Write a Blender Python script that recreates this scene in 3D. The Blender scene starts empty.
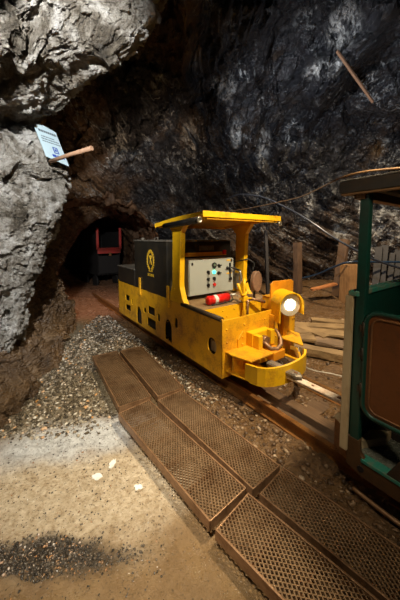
import bpy, bmesh, math, random
import numpy as np
from mathutils import Vector, Matrix
random.seed(5); RS = np.random.RandomState(7)
SC = bpy.context.scene; COL = SC.collection
PI = math.pi
# ------------------------------------------------------------------ frames
H = 1.6
TO = np.array([.219, 2.558]); TU = np.array([.58413755, -.81165468]); TV = np.array([.81165468, .58413755])
TROT = math.atan2(TU[1], TU[0])
def tw(u, v, z=0.0):
    p = TO + u*TU + v*TV
    return Vector((p[0], p[1], z))
# ------------------------------------------------------------------ numpy noise
_perm = RS.permutation(256); _perm = np.concatenate([_perm, _perm, _perm])
_grad = RS.randn(256, 3); _grad /= np.linalg.norm(_grad, axis=1)[:, None]
def perlin(P):
    i = np.floor(P).astype(int); f = P - i; i &= 255
    w = f*f*f*(f*(f*6-15)+10)
    out = 0
    for dx in (0, 1):
        for dy in (0, 1):
            for dz in (0, 1):
                h = _perm[_perm[_perm[i[:, 0]+dx]+((i[:, 1]+dy) & 255)]+((i[:, 2]+dz) & 255)]
                g = _grad[h & 255]
                d = ((f - np.array([dx, dy, dz]))*g).sum(1)
                wt = (w[:, 0] if dx else 1-w[:, 0])*(w[:, 1] if dy else 1-w[:, 1])*(w[:, 2] if dz else 1-w[:, 2])
                out = out + wt*d
    return out*1.6
def fbm(P, o=4, g=.5):
    a, s, t = 1, 0, 0
    for k in range(o):
        s = s + a*perlin(P*2**k + 17.3*k); t += a; a *= g
    return s/t
def ridged(P, o=4, g=.5):
    a, s, t = 1, 0, 0
    for k in range(o):
        s = s + a*(1-2*np.abs(perlin(P*2**k + 9.1*k))); t += a; a *= g
    return s/t
_rv = RS.rand(256, 3); _rt = RS.randn(256, 4)
def facets(P, tilt=.5):
    """fractured rock: every cell is a tilted plane"""
    i = np.floor(P).astype(int); f = P - i
    best = np.full(len(P), 9.0); val = np.zeros(len(P))
    for dx in (-1, 0, 1):
        for dy in (-1, 0, 1):
            for dz in (-1, 0, 1):
                h = _perm[_perm[_perm[(i[:, 0]+dx) & 255]+((i[:, 1]+dy) & 255)]+((i[:, 2]+dz) & 255)] & 255
                d = _rv[h] + np.array([dx, dy, dz]) - f
                q = (d*d).sum(1)
                m = q < best
                best = np.where(m, q, best)
                val = np.where(m, (d*_rt[h, :3]).sum(1)*tilt + _rt[h, 3]*.25, val)
    return val
def rotm(ax, ay, az):
    return np.array((Matrix.Rotation(az, 3, 'Z') @ Matrix.Rotation(ay, 3, 'Y') @ Matrix.Rotation(ax, 3, 'X')))
def smooth(a, b, x):
    t = np.clip((x-a)/(b-a), 0, 1); return t*t*(3-2*t)
# ------------------------------------------------------------------ objects
def link(name, me, mat=None, parent=None, kind=None):
    o = bpy.data.objects.new(name, me); COL.objects.link(o)
    if mat is not None:
        for m in (mat if isinstance(mat, (list, tuple)) else [mat]): me.materials.append(m)
    if parent is not None: o.parent = parent
    if kind: o['kind'] = kind
    return o
def tag(o, label, cat, group=None, kind=None):
    o['label'] = label; o['category'] = cat
    if group: o['group'] = group
    if kind: o['kind'] = kind
    return o
def thing(name, label, cat, loc=(0, 0, 0), rotz=0, group=None):
    o = bpy.data.objects.new(name, None); COL.objects.link(o)
    o.empty_display_size = .1
    o.location = loc; o.rotation_euler = (0, 0, rotz)
    return tag(o, label, cat, group)
def dup(o, parent=None):
    c = o.copy(); COL.objects.link(c)
    if parent is not None: c.parent = parent
    for ch in list(o.children): dup(ch, c)
    return c
def grid_mesh(name, P, nu, nv, keep=None, smoothshade=True, flip=False):
    idx = np.arange(nu*nv).reshape(nu, nv)
    q = np.stack([idx[:-1, :-1], idx[1:, :-1], idx[1:, 1:], idx[:-1, 1:]], -1).reshape(-1, 4)
    if flip: q = q[:, ::-1]
    if keep is not None: q = q[keep[q].all(1)]
    me = bpy.data.meshes.new(name)
    me.vertices.add(len(P)); me.vertices.foreach_set('co', P.astype(np.float32).ravel())
    me.loops.add(len(q)*4); me.loops.foreach_set('vertex_index', q.ravel().astype(np.int32))
    me.polygons.add(len(q)); me.polygons.foreach_set('loop_start', np.arange(0, len(q)*4, 4, dtype=np.int32))
    me.polygons.foreach_set('use_smooth', np.full(len(q), smoothshade))
    me.update(); me.validate()
    return me
class B:
    """collects shapes into one mesh"""
    def __init__(s): s.bm = bmesh.new()
    def box(s, a, b, bev=0.0, M=None):
        t = bmesh.new(); r = bmesh.ops.create_cube(t, size=1)
        a, b = Vector(a), Vector(b); c = (a+b)/2; d = b-a
        for v in t.verts: v.co = Vector((v.co.x*d.x, v.co.y*d.y, v.co.z*d.z)) + c
        if bev: bmesh.ops.bevel(t, geom=list(t.edges), offset=bev, segments=2, affect='EDGES', profile=.6)
        return s._add(t, M)
    def _add(s, t, M=None, sm=False):
        if M is not None: bmesh.ops.transform(t, matrix=M, verts=t.verts)
        if sm:
            for f in t.faces: f.smooth = True
        me = bpy.data.meshes.new('_t'); t.to_mesh(me); t.free(); s.bm.from_mesh(me); bpy.data.meshes.remove(me)
        return s
    def cyl(s, a, b, r, r2=None, n=20, sm=True, cap=True):
        a, b = Vector(a), Vector(b); d = b-a
        t = bmesh.new()
        bmesh.ops.create_cone(t, cap_ends=cap, segments=n, radius1=r, radius2=r if r2 is None else r2, depth=d.length)
        if sm:
            for f in t.faces: f.smooth = len(f.verts) == 4
        M = Matrix.Translation((a+b)/2) @ d.to_track_quat('Z', 'Y').to_matrix().to_4x4()
        return s._add(t, M)
    def ball(s, c, r, sc=(1, 1, 1), n=2):
        t = bmesh.new(); bmesh.ops.create_icosphere(t, subdivisions=n, radius=r)
        return s._add(t, Matrix.Translation(c) @ Matrix.Diagonal((*sc, 1)), True)
    def prism(s, pts, d, M=None, bev=0.0):
        """pts: 3-D polygon, swept by vector d"""
        t = bmesh.new(); d = Vector(d)
        vs = [t.verts.new(p) for p in pts]; f = t.faces.new(vs)
        r = bmesh.ops.extrude_face_region(t, geom=[f])
        bmesh.ops.translate(t, vec=d, verts=[g for g in r['geom'] if isinstance(g, bmesh.types.BMVert)])
        bmesh.ops.recalc_face_normals(t, faces=t.faces)
        if bev: bmesh.ops.bevel(t, geom=list(t.edges), offset=bev, segments=1, affect='EDGES')
        return s._add(t, M)
    def tube(s, pts, r, n=10, closed=False):
        pts = [Vector(p) for p in pts]; N = len(pts); t = bmesh.new(); rings = []
        prev = None
        for i, p in enumerate(pts):
            if closed: tg = pts[(i+1) % N]-pts[i-1]
            else: tg = pts[min(i+1, N-1)]-pts[max(i-1, 0)]
            tg.normalize()
            if prev is None:
                nx = tg.orthogonal().normalized()
            else: nx = (prev - tg*prev.dot(tg)).normalized()
            prev = nx; ny = tg.cross(nx)
            rr = r[i] if isinstance(r, (list, tuple)) else r
            rings.append([t.verts.new(p + (nx*math.cos(a)+ny*math.sin(a))*rr) for a in [2*PI*k/n for k in range(n)]])
        for i in range(N if closed else N-1):
            A, Bb = rings[i], rings[(i+1) % N]
            for k in range(n):
                f = t.faces.new((A[k], A[(k+1) % n], Bb[(k+1) % n], Bb[k])); f.smooth = True
        if not closed:
            t.faces.new(rings[0][::-1]); t.faces.new(rings[-1])
        return s._add(t)
    def ribbon(s, path, z0, z1, th):
        """vertical plate following a plan path of (x,y)"""
        t = bmesh.new(); n = len(path); L = []
        for i, p in enumerate(path):
            a = Vector(path[max(i-1, 0)]); b = Vector(path[min(i+1, n-1)]); d = (b-a).normalized()
            nn = Vector((-d.y, d.x))*th/2
            zz0 = z0[i] if isinstance(z0, (list, tuple)) else z0
            zz1 = z1[i] if isinstance(z1, (list, tuple)) else z1
            p = Vector(p)
            L.append([t.verts.new((p.x+nn.x, p.y+nn.y, zz0)), t.verts.new((p.x+nn.x, p.y+nn.y, zz1)),
                      t.verts.new((p.x-nn.x, p.y-nn.y, zz1)), t.verts.new((p.x-nn.x, p.y-nn.y, zz0))])
        for i in range(n-1):
            for k in range(4):
                f = t.faces.new((L[i][k], L[i][(k+1) % 4], L[i+1][(k+1) % 4], L[i+1][k])); f.smooth = False
        t.faces.new(L[0]); t.faces.new(L[-1][::-1])
        bmesh.ops.recalc_face_normals(t, faces=t.faces)
        return s._add(t)
    def obj(s, name, mat, parent=None, off=(0, 0, 0), kind=None):
        """off: thing's base in the drawing frame, subtracted from the mesh"""
        if tuple(off) != (0, 0, 0): bmesh.ops.translate(s.bm, vec=-Vector(off), verts=s.bm.verts)
        bmesh.ops.recalc_face_normals(s.bm, faces=s.bm.faces)
        me = bpy.data.meshes.new(name); s.bm.to_mesh(me); s.bm.free()
        return link(name, me, mat, parent, kind)
def plate_with_holes(outline, holes, th):
    """2-D curve fill -> mesh in the XY plane, thickness th"""
    cu = bpy.data.curves.new('pl', 'CURVE'); cu.dimensions = '2D'; cu.fill_mode = 'BOTH'; cu.extrude = th/2
    for poly in [outline]+holes:
        sp = cu.splines.new('POLY'); sp.points.add(len(poly)-1); sp.use_cyclic_u = True
        for i, (x, y) in enumerate(poly): sp.points[i].co = (x, y, 0, 1)
    o = bpy.data.objects.new('pl', cu); COL.objects.link(o)
    dg = bpy.context.evaluated_depsgraph_get(); me = bpy.data.meshes.new_from_object(o.evaluated_get(dg))
    bpy.data.objects.remove(o); bpy.data.curves.remove(cu)
    me.materials.clear()
    return me
def text_mesh(body, size, ext=.0008, bold=0.0):
    cu = bpy.data.curves.new('tx', 'FONT'); cu.body = body; cu.size = size; cu.extrude = ext; cu.offset = bold
    cu.align_x = 'CENTER'; cu.align_y = 'CENTER'; cu.resolution_u = 2
    o = bpy.data.objects.new('tx', cu); COL.objects.link(o)
    dg = bpy.context.evaluated_depsgraph_get(); me = bpy.data.meshes.new_from_object(o.evaluated_get(dg))
    bpy.data.objects.remove(o); bpy.data.curves.remove(cu); me.materials.clear()
    return me
def join_meshes(lst):
    """[(mesh, matrix)] -> bmesh builder"""
    b = B()
    for me, M in lst:
        me.transform(M); b.bm.from_mesh(me); bpy.data.meshes.remove(me)
    return b
# ------------------------------------------------------------------ materials
def newmat(name):
    m = bpy.data.materials.new(name); m.use_nodes = True
    nt = m.node_tree; nt.nodes.clear()
    out = nt.nodes.new('ShaderNodeOutputMaterial'); bs = nt.nodes.new('ShaderNodeBsdfPrincipled')
    nt.links.new(bs.outputs[0], out.inputs[0])
    return m, nt, bs
def N(nt, t, **k):
    n = nt.nodes.new('ShaderNode'+t)
    for a, b in k.items():
        if hasattr(n, a): setattr(n, a, b)
        else: n.inputs[a.replace('_', ' ')].default_value = b
    return n
def ramp(nt, fac, stops):
    r = nt.nodes.new('ShaderNodeValToRGB'); e = r.color_ramp.elements
    while len(e) < len(stops): e.new(.5)
    for i, (p, c) in enumerate(stops):
        e[i].position = p; e[i].color = (*c, 1) if len(c) == 3 else c
    nt.links.new(fac, r.inputs[0]); return r.outputs[0]
def mixc(nt, fac, a, b, mode='MIX'):
    m = nt.nodes.new('ShaderNodeMix'); m.data_type = 'RGBA'; m.blend_type = mode
    for sock, v in ((m.inputs[0], fac), (m.inputs[6], a), (m.inputs[7], b)):
        if isinstance(v, bpy.types.NodeSocket): nt.links.new(v, sock)
        elif isinstance(v, (int, float)): sock.default_value = v
        else: sock.default_value = (*v, 1)
    return m.outputs[2]
def math_(nt, op, a, b=0.0):
    m = nt.nodes.new('ShaderNodeMath'); m.operation = op
    for i, v in enumerate((a, b)):
        if isinstance(v, bpy.types.NodeSocket): nt.links.new(v, m.inputs[i])
        else: m.inputs[i].default_value = v
    return m.outputs[0]
def coord(nt, scale=(1, 1, 1), rot=(0, 0, 0)):
    c = nt.nodes.new('ShaderNodeTexCoord'); mp = nt.nodes.new('ShaderNodeMapping')
    mp.inputs['Scale'].default_value = scale; mp.inputs['Rotation'].default_value = rot
    nt.links.new(c.outputs['Object'], mp.inputs[0]); return mp.outputs[0]
def coord_dir(nt, axis, sc):
    c = nt.nodes.new('ShaderNodeTexCoord'); mp = nt.nodes.new('ShaderNodeMapping'); mp.vector_type = 'TEXTURE'
    mp.inputs['Rotation'].default_value = Vector(axis).to_track_quat('Z', 'Y').to_euler(); mp.inputs['Scale'].default_value = [1/x for x in sc]
    nt.links.new(c.outputs['Object'], mp.inputs[0]); return mp.outputs[0]
def noise(nt, co, s, d=6, rough=.6, dist=0):
    n = N(nt, 'TexNoise'); n.inputs['Scale'].default_value = s; n.inputs['Detail'].default_value = d
    n.inputs['Roughness'].default_value = rough; n.inputs['Distortion'].default_value = dist
    nt.links.new(co, n.inputs['Vector']); return n.outputs['Fac']
def bump(nt, bs, h, strength=.5, dist=.01, chain=None):
    b = N(nt, 'Bump'); b.inputs['Strength'].default_value = strength; b.inputs['Distance'].default_value = dist
    nt.links.new(h, b.inputs['Height'])
    if chain is not None: nt.links.new(chain, b.inputs['Normal'])
    nt.links.new(b.outputs[0], bs.inputs['Normal']); return b.outputs[0]
def worn(name, base, dirt, amt=.5, scale=6, rough=.5, metal=0, bs_=.3, stretch=(1, 1, 1), spec=.5, fine=60, bd=.003, rvar=.2):
    m, nt, bs = newmat(name); co = coord(nt, stretch)
    f = noise(nt, co, scale, 8, .65); f2 = noise(nt, co, fine, 4, .6)
    lo = .5-.22*(amt-.0); 
    fac = ramp(nt, math_(nt, 'ADD', math_(nt, 'MULTIPLY', f, .75), math_(nt, 'MULTIPLY', f2, .25)),
               [(max(.02, .62-.35*amt), (0, 0, 0)), (max(.1, .80-.3*amt), (1, 1, 1))])
    c = mixc(nt, fac, base, dirt)
    nt.links.new(c, bs.inputs['Base Color'])
    r = math_(nt, 'ADD', math_(nt, 'MULTIPLY', f2, rvar), rough-rvar/2); nt.links.new(r, bs.inputs['Roughness'])
    bs.inputs['Metallic'].default_value = metal; bs.inputs['Specular IOR Level'].default_value = spec
    if bs_: bump(nt, bs, f2, bs_, bd)
    return m
def wood(name, a, b, rough=.7, s=4, stretch=(1, 14, 14)):
    m, nt, bs = newmat(name); co = coord(nt, stretch)
    f = noise(nt, co, s, 8, .7, .6); g = noise(nt, coord(nt), 3, 4)
    c = ramp(nt, f, [(.3, a), (.7, b)])
    c = mixc(nt, ramp(nt, g, [(.45, (0, 0, 0)), (.7, (.6, .6, .6))]), c, tuple(x*.45 for x in a))
    nt.links.new(c, bs.inputs['Base Color']); bs.inputs['Roughness'].default_value = rough
    bump(nt, bs, f, .7, .008); return m
def emit(name, col, s):
    m, nt, bs = newmat(name); bs.inputs['Base Color'].default_value = (*col, 1)
    bs.inputs['Emission Color'].default_value = (*col, 1); bs.inputs['Emission Strength'].default_value = s
    return m
def rock(name, stops, scale=1.6, rough=.6, rlo=.35, bumps=((9, .7, .05), (45, .6, .012)), spec=.5, streak=(1, 1, 1), rot=(0, 0, 0), stain=None, stainpos=(.55, .7), vein=None, crest_glint_w=.035, att=None):
    m, nt, bs = newmat(name); co = coord(nt, streak) if rot == (0, 0, 0) else coord_dir(nt, rot, streak); co0 = coord(nt)
    f = noise(nt, co, scale, 12, .78, .4)
    c = ramp(nt, f, stops)
    if stain:
        g = noise(nt, co0, .8, 6, .6, .5)
        c = mixc(nt, ramp(nt, g, [(stainpos[0], (0, 0, 0)), (stainpos[1], (1, 1, 1))]), c, stain)
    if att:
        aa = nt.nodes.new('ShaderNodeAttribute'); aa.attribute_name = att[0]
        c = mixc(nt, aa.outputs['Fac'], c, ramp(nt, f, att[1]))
        aw = nt.nodes.new('ShaderNodeAttribute'); aw.attribute_name = 'white_run_glint'
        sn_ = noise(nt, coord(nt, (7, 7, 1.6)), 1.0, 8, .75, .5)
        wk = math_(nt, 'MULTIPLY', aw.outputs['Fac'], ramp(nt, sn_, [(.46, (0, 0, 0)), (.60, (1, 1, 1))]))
        c = mixc(nt, wk, c, (.62, .61, .57))  # white runs and wet highlights put into the rock colour
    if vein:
        g = noise(nt, co, scale*.9, 7, .65, .5)  # thin pale lines painted as light catching the rock crests
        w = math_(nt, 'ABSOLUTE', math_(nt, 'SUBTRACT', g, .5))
        k = ramp(nt, w, [(0, (1, 1, 1)), (crest_glint_w, (0, 0, 0))])
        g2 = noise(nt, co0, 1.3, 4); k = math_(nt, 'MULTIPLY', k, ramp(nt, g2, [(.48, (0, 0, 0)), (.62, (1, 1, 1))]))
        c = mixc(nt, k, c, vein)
    nt.links.new(c, bs.inputs['Base Color'])
    r = noise(nt, co0, 3, 5); rr = ramp(nt, r, [(.35, (rlo,)*3), (.65, (rough,)*3)])
    nt.links.new(rr, bs.inputs['Roughness']); bs.inputs['Specular IOR Level'].default_value = spec
    ch = None
    for s, st, di in bumps:
        h = noise(nt, co, s, 8, .68, 0); ch = bump(nt, bs, h, st, di, ch)
    return m
M = {}
M['yellow'] = worn('yellow_paint', (.82, .42, .012), (.36, .14, .02), .42, 5, .42, 0, .15, rvar=.25)
M['yellow_side'] = M['yellow']
M['yellow_bright'] = worn('bright_yellow_paint', (.88, .50, .01), (.48, .2, .02), .25, 6, .38, 0, .1)
M['orange'] = worn('orange_yellow_plate', (.75, .29, .01), (.45, .14, .01), .35, 4, .5, 0, .1)
M['hood'] = worn('dark_hood_paint', (.017, .015, .011), (.04, .03, .016), .4, 5, .45, 0, .15)
M['hood_edge'] = worn('worn_edge', (.22, .2, .16), (.09, .07, .05), .5, 14, .5, .3, .2)
M['black'] = worn('black_rubber', (.012, .012, .013), (.05, .04, .03), .3, 8, .45, 0, .2)
M['dark'] = worn('dark_steel', (.03, .026, .022), (.07, .04, .02), .5, 8, .6, .3, .4)
M['grey_box'] = worn('grey_enamel', (.40, .43, .40), (.30, .29, .25), .25, 3, .4, 0, .05)
M['red'] = worn('red_enamel', (.72, .015, .012), (.4, .02, .015), .2, 6, .3, 0, .05)
M['red_dark'] = worn('dull_red_paint', (.42, .035, .03), (.2, .03, .02), .5, 4, .55, 0, .3)
M['white'] = worn('white_label', (.75, .75, .72), (.5, .48, .42), .3, 12, .5, 0, .05)
M['chrome'] = worn('bare_steel', (.6, .58, .53), (.3, .26, .2), .35, 15, .3, .9, .2)
M['beam'] = worn('dark_rusty_beam', (.10, .05, .02), (.05, .028, .014), .5, 8, .5, .2, .5, bd=.004)
M['link'] = worn('dull_steel', (.28, .24, .19), (.12, .09, .06), .4, 15, .45, .5, .3)
M['gold'] = worn('gold_paint', (.62, .38, .02), (.4, .22, .02), .3, 20, .45, 0, .05)
M['deck'] = worn('muddy_deck', (.22, .13, .055), (.36, .25, .13), .5, 9, .7, 0, .6, bd=.006)
M['rust'] = worn('rusty_steel', (.24, .105, .035), (.11, .05, .025), .5, 8, .55, .3, .6, bd=.004)
M['rust_light'] = worn('worn_rusty_edge', (.33, .19, .10), (.16, .08, .035), .5, 14, .42, .45, .5)
M['grate'] = worn('grating_steel', (.33, .215, .12), (.16, .09, .045), .55, 5, .38, .35, .3)
M['rail'] = worn('rail_steel', (.30, .13, .035), (.12, .055, .025), .45, 9, .4, .5, .4)
M['railtop'] = worn('rail_head', (.42, .21, .07), (.22, .1, .04), .4, 12, .3, .7, .2)
M['green'] = worn('dark_green_paint', (.006, .048, .034), (.012, .028, .02), .4, 5, .35, 0, .15)
M['teal'] = worn('worn_teal_paint', (.03, .20, .15), (.25, .19, .12), .4, 16, .45, 0, .3)
M['cream'] = worn('cream_paint_lit_edge', (.52, .40, .24), (.32, .2, .09), .45, 8, .5, 0, .2, (1, 1, .3))  # cream paint, also used for the lit edge of the end wall
M['brownpanel'] = worn('brown_leatherboard', (.13, .040, .009), (.07, .024, .008), .45, 6, .4, 0, .15)
M['roofdark'] = worn('roof_board', (.02, .017, .014), (.05, .028, .013), .4, 8, .6, 0, .3, (.4, 1, 1))
M['roofwood'] = wood('roof_wood', (.16, .08, .03), (.30, .16, .06), .6)
M['tow'] = worn('bare_drawbar', (.80, .68, .55), (.42, .25, .14), .35, 9, .4, .0, .3)
M['wood_old'] = wood('old_grey_timber', (.13, .08, .045), (.30, .20, .12))
M['wood_post'] = wood('brown_post_timber', (.06, .033, .018), (.17, .095, .05), s=4, stretch=(14, 14, 1))
M['wood_dark'] = wood('dark_plank', (.012, .010, .009), (.042, .034, .03), stretch=(14, 14, 1))
M['wood_crate'] = wood('crate_wood', (.26, .12, .035), (.42, .23, .09), stretch=(14, 14, 1))
M['wood_board'] = wood('muddy_board', (.20, .12, .05), (.40, .27, .13), s=3)
M['wood_mud'] = wood('mud_caked_wood', (.07, .038, .018), (.19, .11, .055), s=3)
M['wood_orange'] = wood('orange_board', (.45, .15, .04), (.6, .25, .08))
M['wood_stick'] = wood('rusty_stick', (.12, .06, .03), (.32, .17, .09), stretch=(14, 14, 1))
M['stick'] = wood('stick_wood', (.30, .16, .09), (.50, .32, .2), stretch=(6, 6, 1))
M['cable'] = worn('black_cable', (.015, .018, .025), (.05, .05, .05), .3, 20, .3, 0, 0)
M['blue_cable'] = worn('blue_cable', (.012, .028, .055), (.02, .025, .035), .3, 20, .3, 0, 0)
M['hose'] = worn('brown_hose', (.16, .09, .04), (.08, .045, .025), .4, 20, .5, 0, .1)
M['wire'] = worn('pale_wire', (.55, .52, .45), (.3, .25, .2), .3, 20, .4, 0, 0)
M['sign'] = worn('pale_blue_sign', (.42, .55, .62), (.36, .46, .50), .3, 4, .4, 0, 0)
M['ink'] = worn('dark_ink', (.06, .08, .10), (.1, .12, .14), .3, 20, .6, 0, 0)
M['blue_ink'] = worn('blue_ink', (.01, .04, .30), (.02, .06, .3), .3, 20, .6, 0, 0)
M['lens'] = emit('lamp_lens', (1.0, .86, .66), 14)
M['lensrim'] = worn('lens_bowl', (.75, .66, .5), (.5, .4, .28), .3, 20, .3, .3, 0)
M['green_led'] = emit('green_indicator', (.05, 1.0, .55), 4)
M['tread'] = worn('tread_plate', (.16, .17, .14), (.08, .075, .06), .5, 12, .45, .3, .3)
M['seatbrown'] = worn('brown_seat', (.30, .17, .10), (.14, .08, .05), .5, 9, .6, 0, .3)
# rock materials
M['rock_light'] = rock('pale_rock', [(.34, (.03, .025, .018)), (.43, (.16, .135, .10)), (.50, (.40, .37, .32)), (.57, (.66, .64, .60)), (.66, (.86, .86, .84))],
                       3.2, .6, .34, ((5, 1, .10), (20, 1, .045), (80, .8, .010)), stain=(.25, .15, .06), stainpos=(.60, .78))
M['rock_brown'] = rock('brown_rock', [(.30, (.018, .011, .006)), (.48, (.085, .05, .024)), (.62, (.18, .115, .06)), (.78, (.38, .29, .19))],
                       2.2, .5, .3, ((6, .8, .06), (26, .8, .02), (90, .5, .005)), stain=(.16, .085, .03), stainpos=(.5, .7))
M['rock_dark'] = rock('dark_wet_rock', [(.36, (.006, .006, .008)), (.54, (.024, .024, .027)), (.66, (.075, .075, .078)), (.78, (.24, .24, .235))],
                      1.5, .36, .16, ((3, .7, .12), (11, .8, .04), (45, .6, .010)), .7, (.5, .5, 3.6), (.55, .25, .80), stain=(.085, .05, .022), stainpos=(.56, .72), vein=(.5, .51, .50), crest_glint_w=.014, att=('brown', [(.28, (.018, .010, .006)), (.48, (.085, .048, .024)), (.62, (.19, .115, .06)), (.78, (.40, .28, .19))]))
M['rock_tunnel'] = rock('tunnel_rock', [(.3, (.03, .018, .012)), (.55, (.12, .07, .04)), (.75, (.26, .17, .11))],
                        2.0, .5, .3, ((6, .8, .06), (26, .8, .02)), stain=(.2, .08, .03), stainpos=(.5, .7))
M['pit'] = worn('unlit_black', (.006, .005, .005), (.012, .01, .009), .3, 8, .8, 0, .2)  # near-black so the wagon body and wheels sink into the tunnel's dark
def stone_mat(name, stops, rough=.6):
    m, nt, bs = newmat(name); g = N(nt, 'NewGeometry')
    c = ramp(nt, g.outputs['Random Per Island'], stops); nt.links.new(c, bs.inputs['Base Color'])
    bs.inputs['Roughness'].default_value = rough; h = noise(nt, coord(nt), 90, 3); bump(nt, bs, h, .4, .004); return m
M['stones'] = stone_mat('gravel_stones', [(0, (.03, .022, .013)), (.4, (.09, .068, .04)), (.65, (.25, .20, .14)), (.88, (.40, .35, .27)), (.94, (.7, .66, .58)), (1, (.55, .25, .05))], .45)
M['stones_dark'] = stone_mat('dark_wet_pebbles', [(0, (.02, .017, .014)), (.5, (.06, .05, .04)), (.85, (.14, .11, .08)), (.95, (.4, .2, .08)), (1, (.5, .45, .4))], .22)
M['stones_brown'] = stone_mat('brown_rubble', [(0, (.04, .022, .01)), (.5, (.13, .072, .034)), (.85, (.24, .15, .08)), (1, (.45, .34, .23))], .5)
# ------------------------------------------------------------------ ground
def blob(x, y, cx, cy, rx, ry, rot=0, soft=.5):
    c, s = math.cos(rot), math.sin(rot); dx, dy = x-cx, y-cy
    a = (dx*c+dy*s)/rx; b = (-dx*s+dy*c)/ry
    return 1-smooth(1-soft, 1+soft, np.sqrt(a*a+b*b))
def masks(x, y):
    P = np.stack([x*2.2, y*2.2, x*0], 1); wx = x+.22*fbm(P, 4); wy = y+.22*fbm(P+31, 4)
    u = (x-TO[0])*TU[0]+(y-TO[1])*TU[1]; v = (x-TO[0])*TV[0]+(y-TO[1])*TV[1]
    pale = np.maximum(blob(wx, wy, -.72, 1.62, .62, .36, .15, .4), blob(wx, wy, -1.2, 1.55, .5, .3, .1, .5))
    white = blob(x+.10*fbm(P*2.2, 5), y+.12*fbm(P*2.2+31, 5), -1.03, 2.03, .66, .20, .30, .6)
    fw = (u*0+v); 
    left = smooth(-.45, -.75, v)
    dark = blob(x, y+.07*fbm(P*2+61, 4), -.93, 1.225, .55, .078, .02, .45)
    gravel = smooth(1.98, 2.12, y+.12*fbm(P+31, 4)-.36*(x+1.5)*(x < -.2))*left
    right = smooth(-.35, -.1, v)
    return u, v, pale, white, dark, gravel, right
def ground_h(x, y):
    P = np.stack([x, y, x*0], 1)
    u, v, pale, white, dark, gravel, right = masks(x, y)
    h = .035*fbm(P*1.3, 4) + .012*fbm(P*9, 3)*(1-.8*pale)
    h = h + right*(.03*fbm(P*5+3, 4)+.012*ridged(P*14, 2)) + .006*gravel*fbm(P*30, 2)
    h = h + .02*white*fbm(P*18, 4)+.012*pale*fbm(P*7, 4)
    h = h - .015*dark + .012*dark*fbm(P*30, 2)
    h = h + .22*smooth(5.8, 7.6, y-.1*x)*smooth(.5, 2.2, x)+.12*smooth(6.2, 8.2, y)
    near = np.exp(-((v+.75)/.5)**2)*smooth(2.8, 2.2, y)
    return h*(1-.7*near) - .012
if True:
    ys = np.concatenate([np.linspace(-.6, .7, 25, endpoint=False), .7*np.power(13.5/.7, np.linspace(0, 1, 560))])
    xs = np.linspace(-1, 1, 520); xs = np.sign(xs)*np.abs(xs)**1.35
    X = []; 
    yy, tt = np.meshgrid(ys, xs, indexing='ij')
    width = 2.0+.95*np.clip(yy, 0, 20); xx = tt*width
    x = xx.ravel(); y = yy.ravel()
    P = np.stack([x, y, ground_h(x, y)], 1)
    me = grid_mesh('floor', P, len(ys), len(xs), flip=True)
    u, v, pale, white, dark, gravel, right = masks(x, y)
    for nm, a in (('pale', pale), ('white', white), ('dark', dark), ('gravel', gravel), ('right', right), ('tun', smooth(4.8, 5.6, y)*smooth(-.6, -1.2, x))):
        at = me.attributes.new(nm, 'FLOAT', 'POINT'); at.data.foreach_set('value', a.astype(np.float32))
    m, nt, bs = newmat('cave_ground'); co = coord(nt)
    def attr(n):
        a = nt.nodes.new('ShaderNodeAttribute'); a.attribute_name = n; return a.outputs['Fac']
    n1 = noise(nt, co, 2.5, 10, .7, .3); n2 = noise(nt, co, 26, 8, .75); n3 = noise(nt, co, 90, 4, .7)
    c = ramp(nt, n1, [(.3, (.17, .10, .045)), (.55, (.27, .17, .08)), (.75, (.36, .25, .13))])
    cg = ramp(nt, n2, [(.3, (.09, .07, .045)), (.5, (.21, .17, .11)), (.7, (.38, .33, .25))])
    cr = ramp(nt, n2, [(.3, (.055, .03, .014)), (.52, (.17, .095, .042)), (.7, (.30, .19, .10)), (.8, (.42, .30, .18))])
    cp = ramp(nt, n2, [(.30, (.20, .13, .07)), (.42, (.48, .37, .24)), (.6, (.68, .57, .42))])
    cw = ramp(nt, n2, [(.32, (.30, .30, .30)), (.5, (.62, .63, .64)), (.7, (.82, .84, .86))])
    cd = ramp(nt, n2, [(.35, (.015, .012, .01)), (.6, (.06, .045, .03)), (.8, (.2, .13, .08))])
    ct = ramp(nt, n2, [(.35, (.07, .03, .015)), (.52, (.26, .13, .07)), (.7, (.62, .45, .33))])
    c = mixc(nt, attr('gravel'), c, cg); c = mixc(nt, attr('right'), c, cr); c = mixc(nt, attr('pale'), c, cp)
    c = mixc(nt, attr('white'), c, cw); c = mixc(nt, attr('dark'), c, cd); c = mixc(nt, attr('tun'), c, ct)
    nt.links.new(c, bs.inputs['Base Color'])
    sp_ = noise(nt, co, 60, 5, .75)
    c = mixc(nt, math_(nt, 'MULTIPLY', ramp(nt, sp_, [(.36, (1, 1, 1)), (.43, (0, 0, 0))]), .7), c, (.05, .035, .02))
    nt.links.new(c, bs.inputs['Base Color'])
    wet = noise(nt, co, 3.5, 5, .6)
    rr = ramp(nt, wet, [(.42, (.16,)*3), (.58, (.5,)*3)])
    nt.links.new(rr, bs.inputs['Roughness'])
    ch = bump(nt, bs, n2, .9, .03); bump(nt, bs, n3, .7, .008, ch)
    link('floor', me, m, kind='structure')
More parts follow.
